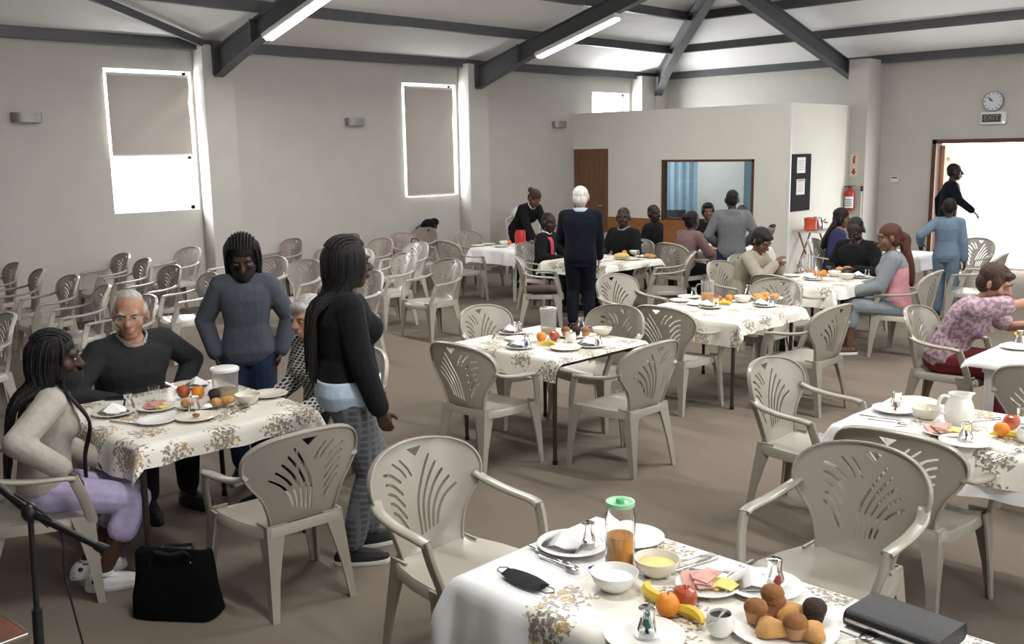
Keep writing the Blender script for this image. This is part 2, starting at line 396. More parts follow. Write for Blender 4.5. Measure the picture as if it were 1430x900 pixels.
nt.links.new(nt.nodes['Principled BSDF'].outputs[0], ms.inputs[1]); nt.links.new(tr.outputs[0], ms.inputs[2]); nt.links.new(ms.outputs[0], nt.nodes['Material Output'].inputs[0])
for (a, b, zb, sk, lab) in ((5.60, 6.735, 2.17, 1, 'creased taupe roller blind pulled halfway down the window beside a bright pilaster'), (10.57, 11.64, 1.43, .5, 'taupe roller blind pulled right down over the window near the corner table')):
    t = thing('roller_blind', lab, 'blind', (XW + .02, (a + b) / 2, 3.23), 0)
    w = b - a; h = 3.22 - zb; g = G(); nu, nv = 26, 30; vs = []; fs = []
    for j in range(nv + 1):
        for i in range(nu + 1):
            u = i / nu; v = j / nv
            ln = (1 - v) - u ** .8 * 1.0 + .12                    # diagonal crease from upper right to lower left
            x = .015 + sk * (.045 * math.exp(-(ln / .13) ** 2) - .03 * math.exp(-((ln + .22) / .12) ** 2)) * math.sin(PI * min(1, v * 1.2)) ** .7
            vs.append((x, (u - .5) * w, -.03 - v * h))
    for j in range(nv):
        for i in range(nu):
            q = j * (nu + 1) + i; fs.append((q, q + 1, q + nu + 2, q + nu + 1))
    g.add(vs, fs); part('fabric', g, M_BLIND, t, 0).data.shade_smooth()
    g = G(); g.tube([(.01, -w/2, -.03), (.01, w/2, -.03)], .018, 10); part('roller', g, M_WHITE, t)
    g = G(); g.bb((.008, -w/2, -h - .05), (.022, w/2, -h - .025)); part('bottom_bar', g, M_WHITE, t, 20)

# partition room in the corner
PY, PX, PZ = 14.86, -8.18, 2.83
g = G()
for lo, hi in (((XW, PY, 2.14), (PX, PY + .1, PZ)), ((-12.03, PY, 0), (-10.74, PY + .1, 2.14)), ((-10.74, PY, 0), (-8.87, PY + .1, .85)), ((-10.74, PY, 1.9), (-8.87, PY + .1, 2.14)), ((-8.87, PY, 0), (PX, PY + .1, 2.14))): g.bb(lo, hi)
wp = struct('wall_partition', g, M_PART)
g = G(); g.bb((-12.03, PY - .018, 0), (-8.9, PY, .84)); part('dado_panel', g, M_DADO, wp, 20)
g = G(); g.bb((PX - .1, PY + .1, 0), (PX, 16.96, PZ)); wps = struct('wall_partition_side', g, M_PART)
g = G(); g.bb((PX - .02, PY - .012, 0), (PX + .012, PY + .02, PZ)); part('corner_bead', g, M_WHITE, wps, 20)
g = G(); g.bb((-12.90, PY + .005, 0), (-12.03, PY + .045, 2.14)); d1 = struct('door_1', g, M_DOOR)
g = G(); g.sweep([(-12.13, PY, 1.05), (-12.13, PY - .05, 1.05), (-12.24, PY - .05, 1.05)], rrect(.02, .02)); part('door_handle', g, M_STEEL, d1)
g = G()
for lo, hi in (((-10.76, PY - .02, .83), (-8.85, PY + .11, .87)), ((-10.76, PY - .02, 1.88), (-8.85, PY + .11, 1.92)), ((-10.76, PY - .02, .83), (-10.72, PY + .11, 1.92)), ((-8.89, PY - .02, .83), (-8.85, PY + .11, 1.92))): g.bb(lo, hi)
wi = struct('window_5', g, M_FRAME)
g = G(); g.bb((-10.73, PY + .04, .86), (-8.88, PY + .046, 1.89)); part('pane', g, nmat('office_glass', (.78, .86, .88), rough=0, trans=1, ior=1.5), wi, 0)
M_BLUE = nmat('blue_office_paint', (.16, .30, .40), rough=.7)
M_BLUE2 = nmat('window_lit_blue', (.20, .31, .40), rough=.8)
g = G(); g.bb((-10.1, 16.6, 0), (-8.28, 16.64, 2.4)); tag(part('office_screen', g, M_BLUE, None, 20), 'dull blue screen standing behind the office window', 'screen')
g = G(); n = 26
g.add([(-12.2 + i * .05, 16.3 + .006 * math.sin(i * 1.7), z) for z in (0, 2.3) for i in range(n)], [(i, i + 1, n + i + 1, n + i) for i in range(n - 1)])  # paler blue sheet stands in for window light on the office wall
tag(part('backdrop', g, M_BLUE2, None, 0), 'pale blue curtain for the window light on the office wall', 'backdrop')

# exit doorway: timber frame and open leaf
g = G()
for lo, hi in (((DX0, YE - .03, 0), (DX0 + .07, YE + .24, DZ)), ((DX1 - .07, YE - .03, 0), (DX1, YE + .24, DZ)), ((DX0, YE - .03, DZ - .07), (DX1, YE + .24, DZ))): g.bb(lo, hi)
dr = struct('door_2', g, M_FRAME)
g = G(); g.bb((-6.86, YE + .22, .02), (-6.80, YE + 1.05, 2.1)); part('door_leaf', g, nmat('pale_varnished_door', (.55, .32, .2), rough=.45, noise=.15, nscale=5, stretch=(6, 6, .6)), dr, 20)
g = G(); g.box((-6.78, YE + .5, 1.86), (.05, .30, .06)); part('door_closer', g, M_WHITE, dr, 20)
# bright yard outside
M_YARD = nmat('pale_concrete_yard', (.62, .61, .58), rough=.9, noise=.05, nscale=2)
g = G(); g.bb((-60, YE + .28, -.3), (60, 70, -.05)); struct('ground_yard', g, M_YARD)
g = G(); g.bb((-60, -40, -.3), (XW - .3, YE + .28, -.05)); struct('ground_side', g, M_YARD)

# ------------------------------------------------------------------ ceiling lamps
M_TUBE = nmat('lit_tube', (1, 1, 1), emit=(1, .99, .97), estr=9)
M_LAMPBODY = nmat('lamp_body_white', (.7, .7, .68), rough=.4)
def batten(x0, y, label, power=150):
    L_ = 1.72; cx = x0 + L_ / 2 * .965; rt = cx > XM; t = thing('ceiling_light', label, 'light', (cx, y, rz(XW + XR - cx if rt else cx) - .26 - .035), 0, 'fluorescent battens under the rafters')
    t.rotation_euler = (0, -math.atan(RS) * (-1 if rt else 1), 0)
    g = G(); g.sweep([(-L_/2, 0, 0), (L_/2, 0, 0)], rrect(.17, .07, .25)); part('housing', g, M_LAMPBODY, t, 40)
    g = G(); g.sweep([(-L_/2 + .03, 0, -.045), (L_/2 - .03, 0, -.045)], rrect(.13, .05, .45, 3)); part('diffuser', g, M_TUBE, t, 40)
    l = bpy.data.lights.new('tube_light', 'AREA'); l.shape = 'RECTANGLE'; l.size = 1.6; l.size_y = .13; l.energy = power; l.color = (1, .985, .96)
    o = bpy.data.objects.new('tube_light', l); COL.objects.link(o); o.parent = t; o.location = (0, 0, -.08)
batten(-11.34, 7.07, 'long fluorescent light under the rafter above the spare chair rows', 50)
batten(-11.21, 12.03, 'long fluorescent light under the rafter meeting the wall near the corner table', 38)
SLOPE = 'added unseen light under the far roof slope '  # the battens below are unseen, added to brighten tables and chairs from above
for x, y, pw, lab in ((-7.6, 7.07, 110, 'added unseen light near the ridge above the four-chair table'), (-7.6, 12.03, 45, 'added unseen light near the ridge above the navy-suited man'), (-3.4, 7.07, 150, SLOPE + 'above the woman in red'),
                      (-3.4, 12.03, 105, SLOPE + 'above the exit end'), (.2, 7.07, 130, SLOPE + 'low down opposite the windows'), (-3.4, 2.1, 85, SLOPE + 'above the muffin table'), (.2, 2.1, 45, SLOPE + 'low down beside the stage')):
    batten(x, y, lab, pw)

# ------------------------------------------------------------------ moulded armchairs
def chair_proto(mat, label):
    t = thing('plastic_armchair', label, 'chair')
    # backrest: fan-shaped shell with slots
    half = [(.162, .425), (.170, .47), (.188, .53), (.214, .585), (.252, .635), (.282, .685), (.294, .735), (.284, .785), (.250, .828), (.194, .858), (.124, .875), (.056, .882)]
    outer = half + [(0, .884)] + [(-x, z) for x, z in reversed(half)]
    holes = []
    def slot(path, w):
        L_, R_ = [], []
        P = smooth_path([(a, b, 0) for a, b in path], 4)
        for i in range(len(P)):
            tt = (P[min(i + 1, len(P) - 1)] - P[max(i - 1, 0)]).normalized(); nn = Vector((-tt.y, tt.x, 0)); k = w * (.35 if i in (0, len(P) - 1) else .5)
            L_.append((P[i] + nn * k)); R_.append((P[i] - nn * k))
        return [(p.x, p.y) for p in L_ + R_[::-1]]
    for k in range(5):                       # long curved slots on one side of the fan
        b0 = .022 - .021 * k; bz = .486 + .006 * k; tx = -.080 - .026 * k; tz = .812 - .036 * k
        holes.append(slot([(b0, bz), (b0 - .006 - .004 * k, bz + (tz - bz) * .40), (b0 + (tx - b0) * .50, bz + (tz - bz) * .74), (tx, tz)], .0125))
    for k in range(5):                       # shorter ones stacked on the other
        holes.append(slot([(.190 - .006 * k, .782 - .040 * k), (.140 - .002 * k, .766 - .043 * k), (.088, .722 - .050 * k)], .0125))
    for k in range(2): holes.append(slot([(.125 - .045 * k, .812 + .004 * k), (.078 - .034 * k, .770 + .004 * k), (.055 - .030 * k, .735 - .0 * k)], .010))
    holes.append([(-.012, .812), (.030, .850), (-.050, .852)])
    ymap = lambda x, z: -.205 - (z - .425) * .24 + 0.95 * x * x + .05 * max(0, .48 - z)
    fm = lambda x, z: (x, ymap(x, z), z)
    def nr(x, z): return Vector((-1.9 * x, 1, .24)).normalized()
    g = G(); g.sheet(outer, holes, .036, fm, .007, nr)
    rim = [Vector(fm(x, z)) - nr(x, z) * .004 for x, z in outer]
    rim = smooth_path(rim, 2)
    g.sweep(rim, rrect(.011, .030, .4), up=(0, 1, .2))
    part('backrest', g, mat, t, 35)
    # seat: dished shell with a turned-down edge
    so = []
    for x, y in ((.175, -.215), (.214, -.13), (.244, 0), (.256, .13), (.248, .20), (.220, .24), (.13, .258), (.04, .262)): so.append((x, y))
    so = so + [(-x, y) for x, y in reversed(so)]
    zmap = lambda x, y: .432 - .014 * math.cos(x * 6) * math.cos((y + .02) * 5) - .9 * max(0, y - .17) ** 2 * 3 + .9 * max(0, -.12 - y) ** 2
    g = G(); g.sheet(so, [], .045, lambda x, y: (x, y, zmap(x, y)), .008, lambda x, y: Vector((0, 0, 1)))
    loop = [Vector((x, y, zmap(x, y) - .002)) for x, y in so]
    n = len(loop); vs = []; fs = []
    for p in loop:
        o = Vector((p.x, p.y, 0)).normalized() * .008
        vs += [p, p + o - Vector((0, 0, .012)), p + o * 1.3 - Vector((0, 0, .048)), p + o * .6 - Vector((0, 0, .048)), p - Vector((0, 0, .012))]
    for i in range(n):
        j = (i + 1) % n
        for k in range(4): fs.append((i * 5 + k, j * 5 + k, j * 5 + k + 1, i * 5 + k + 1))
    g.add(vs, fs); part('seat', g, mat, t, 40)
    # armrests and legs
    for s in (-1, 1):
        g = G(); yb = ymap(.275, .68)
        P = smooth_path([(s * .270, yb - .01, .700), (s * .290, yb + .05, .672), (s * .302, -.02, .652), (s * .306, .11, .645), (s * .302, .165, .636)], 4)
        g.sweep(P, rrect(.052, .022, .45), scale=[(1.1, 1.5)] + [(1, 1)] * (len(P) - 1)); part('armrest', g, mat, t, 50)
        # front leg carries the arm: one strip from the arm end down past the seat to the floor, angle-shaped below
        g = G()
        P = smooth_path([(s * .304, .160, .640), (s * .298, .188, .56), (s * .280, .215, .47), (s * .268, .228, .40)], 3)
        g.sweep(P, rrect(.024, .050, .4), up=(0, 1, 0))
        def leg(g, top, bot, wt, wb, sx, sy):
            rings = []
            for q in (0, .12, .3, .6, 1):
                c = Vector(top).lerp(Vector(bot), q); w = wb + (wt - wb) * (1 - q) ** 1.7; th = .011
                rings.append([c + Vector((a * sx, b * sy, 0)) for a, b in ((0, 0), (-w, 0), (-w, -th), (-th, -th), (-th, -w), (0, -w))])
            g.loft(rings)
        leg(g, (s * .278, .240, .435), (s * .305, .252, 0), .105, .034, s, 1)
        part('leg', g, mat, t, 40)
        g = G(); leg(g, (s * .196, -.215, .44), (s * .222, -.275, 0), .10, .034, s, -1)
        part('leg', g, mat, t, 40)
    return t
CH = {}
GR = {}
def chair(x, y, fa, label, kind='b', group='beige plastic armchairs'):
    mat = {'b': M_CHAIR, 'w': M_CHAIRW, 'p': M_CHAIRP}[kind]
    r = math.radians(fa - 90)
    if kind not in CH:
        CH[kind] = c = chair_proto(mat, label); c['group'] = group; c.location = (x, y, 0); c.rotation_euler = (0, 0, r); return c
    return dup(CH[kind], (x, y, 0), r, label, group)

# rows of spare chairs by the window wall, counted from the table with the red flask
SPARE = [(-12.55, 3.86, 'p', 3), (-11.55, 3.78, 'p', -3), (-10.62, 3.78, 'b', 4), (-9.54, 3.66, 'w', -6), (-8.46, 3.6, 'w', 5),
                   (-12.53, 5.2, 'b', 4), (-11.66, 5.07, 'b', -2), (-10.6, 4.92, 'b', 5), (-9.6, 4.83, 'w', -4), (-8.38, 2.39, 'w', 4), (-9.6, 2.3, 'b', 4),
                   (-12.58, 6.2, 'w', 5), (-11.5, 6.42, 'w', -6), (-10.45, 6.2, 'w', 6), (-9.80, 6.25, 'w', 10),
                   (-12.55, 7.82, 'p', 0), (-10.35, 7.43, 'w', 3), (-9.52, 7.46, 'w', -8), (-8.5, 7.29, 'b', -5), (-8.34, 6.03, 'w', -8),
                   (-12.55, 8.88, 'b', 0), (-11.43, 8.61, 'p', 0), (-10.54, 8.53, 'w', -6)]
NTH = ('first', 'second', 'third', 'fourth', 'fifth', 'sixth')
rowof = lambda y: min(range(6), key=lambda q: abs((8.65, 7.5, 6.25, 5.0, 3.72, 2.35)[q] - y))
for x, y, k, r in SPARE:
    ro = rowof(y); co = sorted(q[0] for q in SPARE if rowof(q[1]) == ro).index(x)
    if y < 5.5: r -= 8
    chair(x, y, 270 + r, '%s spare armchair, %s from the window wall, %s row from the red flask' % ({'b': 'beige', 'w': 'off-white', 'p': 'pinkish'}[k], NTH[co], NTH[ro]), k, 'spare armchairs in rows by the windows')
TC = [(-5.38, 5.36, 2, 'b', 'empty beige armchair at the table with four empty chairs, its back to the window wall'),
 (-4.68, 4.46, 93, 'b', 'empty beige armchair at the table with four empty chairs, its back to the stage'),
 (-4.79, 5.78, 268, 'b', 'empty beige armchair at the table with four empty chairs, its back to the exit wall'),
 (-3.96, 5.06, 178, 'b', 'empty beige armchair at the table with four empty chairs, its back to the china jug'),
 (-5.81, 7.57, -4, 'b', 'empty beige armchair between the man in the navy suit and the jug of orange juice'),
 (-4.57, 6.54, 94, 'b', 'empty beige armchair backing onto the four-chair table and facing the jug of orange juice'),
 (-4.66, 8.00, 262, 'b', 'empty beige armchair squeezed between the orange-juice table and the bald man\'s table'),
 (-3.77, 7.20, 176, 'b', 'empty beige armchair at the orange-juice table, its back to the woman in red'),
 (-4.82, 8.80, 84, 'b', 'empty beige armchair backing onto the orange-juice table and facing the bald man in black'),
 (-5.80, 9.90, -8, 'b', 'empty beige armchair beside the woman in the beige coat'),
 (-5.62, 9.20, 0, 'b', 'beige armchair under the woman in the beige coat'),
 (-4.02, 9.72, 184, 'b', 'beige armchair under the woman in the pink and grey top'),
 (-4.92, 10.62, 270, 'b', 'beige armchair under the bald man in black'),
 (-2.59, 5.02, 0, 'b', 'empty beige armchair at the head of the table with the white china jug'),
 (-1.72, 4.36, 92, 'b', 'empty beige armchair with dark-shaded back drawn up to the white china jug\'s table'),
 (-1.69, 3.50, 268, 'b', 'empty beige armchair drawn up to the muffin table, facing the muffins'),
 (-2.86, 2.56, -2, 'b', 'empty beige armchair at the end of the muffin table beside the black face mask'),
 (-2.72, 7.44, 2, 'b', 'beige armchair under the woman in the red skirt'),
 (-1.62, 6.12, 92, 'b', 'empty beige armchair at the white-clothed table in front of the woman in the red skirt'),
 (-4.05, 11.72, 186, 'b', 'empty beige armchair in front of the open exit door'),
 (-3.95, 2.40, 176, 'b', 'empty beige armchair between the black tote bag and the woman in plaid trousers'),
 (-7.95, 8.55, 42, 'b', 'beige armchair with a brown cushion on it, behind the man in the navy suit'),
 (-8.92, 9.60, 10, 'b', 'beige armchair under the person with the pink scarf'),
 (-9.35, 11.55, 275, 'p', 'empty pinkish armchair standing before the orange-brown panelling'),
 (-8.24, 10.60, 270, 'b', 'beige armchair under the man in the dark jacket by the panelling'),
 (-7.58, 10.94, 84, 'b', 'beige armchair under the woman in the mauve top'),
 (-6.95, 9.75, 215, 'b', 'empty beige armchair turned aside between the hooded boy and the navy-suited man'),
 (-10.36, 9.45, 84, 'b', 'beige armchair backing onto the spare chairs and facing the red flask'),
 (-11.15, 10.55, 5, 'b', 'beige armchair between the window blind and the red flask\'s table'),
 (-12.45, 10.35, 276, 'p', 'brownish armchair against the window wall beneath the black bag'),
 (-4.86, 1.58, 74, 'b', 'beige armchair under the girl in the cream cardigan'),
 (-5.96, 2.50, 0, 'b', 'beige armchair under the grey-haired man in the dark sweater'),
 (-4.98, 3.42, 268, 'b', 'beige armchair under the person in the black and white patterned top'),
 (-11.75, 9.72, 10, 'p', 'pinkish armchair holding the black handbag near the window wall'),
 (-8.27, 12.66, 284, 'b', 'beige armchair under the woman in black below the office window'),
 (-6.10, 12.3, 10, 'b', 'beige armchair under the long-haired woman in purple'),
 (-8.68, 11.75, 2, 'b', 'beige armchair under the person half hidden behind the dark-jacketed man'),
 (-5.32, 11.6, 92, 'b', 'empty beige armchair behind the bald man in black'),
 (-4.75, 13.25, 250, 'b', 'empty beige armchair behind the juice jug near the exit wall'),
 (-7.63, 12.60, 272, 'b', 'beige armchair under the pointing person hidden by the hooded boy'),
 (-9.22, 10.74, 300, 'b', 'beige armchair under the person in a dark cap beside the navy-suited man')]
for x, y, fa, k, lab in TC: chair(x, y, fa, k and lab, k)
# stack of chairs by the wall
for i in range(4):
    c = chair(-11.85, 12.35, 300, 'pale armchair in the stack of four by the window wall', 'w', 'stacked armchairs'); c.location.z = i * .105; c.location.x += .0

# ------------------------------------------------------------------ tables and cloths
def table(x0, x1, y0, y1, label, kind='brown', h=.735):
    t = thing('table', label, 'table', ((x0 + x1) / 2, (y0 + y1) / 2, 0)); w, d = (x1 - x0) / 2, (y1 - y0) / 2
    g = G(); g.bb((-w, -d, h - .028), (w, d, h)); part('tabletop', g, M_WOODTOP, t, 20)
    if kind == 'brown':
        for sx in (-1, 1):
            for sy in (-1, 1):
                g = G(); g.tube([(sx * (w - .07), sy * (d - .03), 0), (sx * (w - .07), sy * (d - .035), h - .14), (sx * (w - .08), sy * (d - .05), h - .07), (sx * (w - .13), sy * (d - .09), h - .03)], [.014, .017, .017, .017], 10); part('leg', g, M_LEG, t)
                g = G(); g.lathe([(.018, 0), (.019, .03), (.015, .032)], 10, (sx * (w - .07), sy * (d - .03), 0), cap=True); part('rubber_foot', g, M_BLACK, t)
        for sy in (-1, 1):
            g = G(); g.sweep([(-w + .1, sy * (d - .05), h - .075), (w - .1, sy * (d - .05), h - .075)], rrect(.02, .03)); part('rail', g, M_LEG, t)
        for sx in (-1, 1):
            g = G(); g.sweep([(sx * (w - .09), -d + .06, h - .06), (sx * (w - .09), d - .06, h - .06)], rrect(.02, .03)); part('rail', g, M_LEG, t)
    else:
        for sx in (-1, 1):
            for sy in (-1, 1):
                g = G(); g.lathe([(.020, 0), (.024, .01), (.036, h - .06), (.036, h - .03)], 14, (sx * (w - .10), sy * (d - .10), 0), cap=True); part('leg', g, M_WLEG, t)
        g = G(); g.bb((-w + .06, -d + .06, h - .09), (w - .06, d - .06, h - .028)); part('apron', g, M_WLEG, t, 20)
    return t
def cloth(x0, x1, y0, y1, ov, mat, label, name='tablecloth', h=.735, seed=0, wave=.014, off=.003, step=.03):
    """ov = overhang (left -X, right +X, front -Y, back +Y); hangs over the edges with corner flaps"""
    rnd = random.Random(seed); ph = [rnd.uniform(0, 6) for _ in range(8)]
    nx = int((x1 - x0 + ov[0] + ov[1]) / step); ny = int((y1 - y0 + ov[2] + ov[3]) / step)
    cx, cy = (x0 + x1) / 2, (y0 + y1) / 2; vs = []; uv = []; fs = []
    for j in range(ny + 1):
        for i in range(nx + 1):
            s = x0 - ov[0] + (x1 - x0 + ov[0] + ov[1]) * i / nx; q = y0 - ov[2] + (y1 - y0 + ov[2] + ov[3]) * j / ny
            dx = max(x0 - s, 0) + max(s - x1, 0); dy = max(y0 - q, 0) + max(q - y1, 0)
            px, py = min(max(s, x0), x1), min(max(q, y0), y1); z = h + off
            d = math.hypot(dx, dy)
            if d > 0:
                ux = (s - px) / d; uy = (q - py) / d; r = .022
                al = min(d / r, PI / 2); out = r * math.sin(al); dr = r * (1 - math.cos(al)) + max(0, d - r * PI / 2)
                cdir = s if dy > dx else q
                wv = wave * min(1, d / .12) * (math.sin(cdir * 13 + ph[0]) + .6 * math.sin(cdir * 29 + ph[1]))
                if dx > 0 and dy > 0:
                    ang = math.atan2(dy, dx); wv = .055 * math.sin(ang * 2) ** 2 * min(1, d / .15); dr *= 1 - .04 * math.sin(ang * 2)
                o2 = out + off + wv + .10 * wave * 0 + .02 * min(1, d / .2)
                px += ux * o2; py += uy * o2; z -= dr
            vs.append((px - cx, py - cy, z)); uv.append((s + seed * .37, q + seed * .21))
    for j in range(ny):
        for i in range(nx): a = j * (nx + 1) + i; fs.append((a, a + 1, a + nx + 2, a + nx + 1))
    g = G(); g.add(vs, fs); g.uv = uv; o = part(name, g, mat, None, 0, (cx, cy, 0)); o.data.shade_smooth()
    return tag(o, label, 'tablecloth')
FL = floral()
TB = dict(L=(-5.50, -4.46, 1.95, 2.92), T2=(-5.24, -4.22, 4.70, 5.62), T3=(-5.14, -4.10, 6.72, 7.72), T4=(-5.24, -4.42, 8.95, 10.02), N=(-8.38, -7.36, 9.05, 10.12), G=(-7.98, -7.02, 11.3, 12.25), FR=(-5.72, -4.92, 11.95, 12.85), WT=(-10.42, -9.55, 9.72, 10.6), A1=(-2.24, -.35, 2.0, 2.71), A2=(-2.17, -.3, 4.49, 5.20), A3=(-2.24, -.4, 6.47, 7.22))
table(*TB['L'], 'small dark-legged table in front of the grey-haired man'); cloth(*TB['L'], (.12, .12, .20, .10), FL, 'cream floral plastic cloth with a pointed corner flap, before the grey-haired man', seed=1)
table(*TB['T2'], 'small dark-legged table with four empty armchairs round it'); cloth(*TB['T2'], (.05, .035, .16, .05), FL, 'cream floral plastic cloth with a dark hem on the table with four empty chairs', seed=2, wave=.006)
table(*TB['T3'], 'dark-legged table carrying the jug of orange juice'); cloth(*TB['T3'], (.08, .12, .22, .08), FL, 'cream floral plastic cloth under the jug of orange juice', seed=3)
table(*TB['T4'], 'dark-legged table between the beige-coat woman and the woman in pink'); cloth(*TB['T4'], (.1, .14, .22, .08), FL, 'pale floral cloth between the beige-coat woman and the woman in pink', seed=4)
table(*TB['N'], 'dark-legged table behind the man in the navy suit'); cloth(*TB['N'], (.12, .09, .16, .08), FL, 'pale floral cloth on the table behind the man in the navy suit', seed=5)
table(*TB['G'], 'table below the office window', 'white'); cloth(*TB['G'], (.1, .2, .2, .1), M_CLOTH, 'plain white cloth on the table below the office window', seed=6)
table(*TB['FR'], 'table near the exit wall behind the bald man', 'white'); cloth(*TB['FR'], (.1, .2, .2, .1), M_CLOTH, 'plain white cloth on the table behind the bald man', seed=7)
table(*TB['WT'], 'white-legged table near the stacked chairs', 'white'); cloth(*TB['WT'], (.14, .16, .22, .1), M_CLOTH, 'plain white cloth with a hanging point under the red flask', seed=8, wave=.02)
table(*TB['A1'], 'long table set with muffins and fruit', 'white'); cloth(*TB['A1'], (.34, .1, .34, .06), M_CLOTH, 'plain white cloth hanging from the end of the muffin table', seed=9, wave=.02)
table(*TB['A2'], 'long table carrying the white china jug', 'white'); cloth(*TB['A2'], (.38, .1, .22, .08), M_CLOTH, 'plain white cloth hanging from the end of the china jug\'s table', seed=10, wave=.02)
table(*TB['A3'], 'long table in front of the woman in the red skirt', 'white'); cloth(*TB['A3'], (.05, .05, .06, .05), M_CLOTH, 'plain white cloth on the table before the woman in the red skirt', seed=11, wave=.004)
cloth(-1.93, -.38, 2.0, 2.70, (0, .05, .22, 0), FL, 'cream floral plastic overlay on the muffin table', 'table_overlay', .739, 12, .010)
cloth(-1.90, -.33, 4.49, 5.19, (0, .05, .16, 0), FL, 'cream floral plastic overlay under the white china jug', 'table_overlay', .739, 13, .010)

# ------------------------------------------------------------------ people
def remesh(g, vox, it=3, fac=.5):
    me = bpy.data.meshes.new('tmp'); me.from_pydata(g.v, [], g.f); me.update()
    o = bpy.data.objects.new('tmp', me); COL.objects.link(o)
    m = o.modifiers.new('r', 'REMESH'); m.mode = 'VOXEL'; m.voxel_size = vox; m.use_smooth_shade = True
    if it: sm = o.modifiers.new('s', 'SMOOTH'); sm.factor = fac; sm.iterations = it
    dg = bpy.context.evaluated_depsgraph_get()
    r = bpy.data.meshes.new_from_object(o.evaluated_get(dg)); bpy.data.objects.remove(o); bpy.data.meshes.remove(me)
    r.shade_smooth(); return r
def ik(a, t, l1, l2, hint):
    a = Vector(a); t = Vector(t); d = t - a; L_ = d.length
    if L_ > (l1 + l2) * .995: t = a + d * ((l1 + l2) * .995 / L_); d = t - a; L_ = d.length
    u = d.normalized(); x = (l1 * l1 - l2 * l2 + L_ * L_) / (2 * L_); h = math.sqrt(max(0, l1 * l1 - x * x))
    hv = Vector(hint); hv = hv - u * hv.dot(u); hv.normalize()
    return a + u * x + hv * h, t
SKIN = {'dark': (.055, .028, .017), 'deep': (.032, .018, .013), 'brown': (.14, .07, .04), 'light': (.40, .215, .145), 'tan': (.36, .20, .135)}
def skin(k): return nmat('skin_' + k, SKIN[k], rough=.5, spec=.4, noise=.08, nscale=30)
def fabric(name, c, rough=.9, **k): return nmat('fabric_' + name, c, rough=rough, spec=.12, sheen=.03, noise=.08, nscale=30, bump=.55, bscale=9, **k)
HAIRC = {'black': (.008, .007, .007), 'grey': (.42, .40, .37), 'brown': (.045, .022, .014), 'white': (.60, .59, .56), 'chestnut': (.075, .026, .018)}
def hairmat(k): return nmat('hair_' + k, HAIRC[k], rough=.5, spec=.3, noise=.3, nscale=60, stretch=(1, 1, .2), bump=.5, bscale=90)

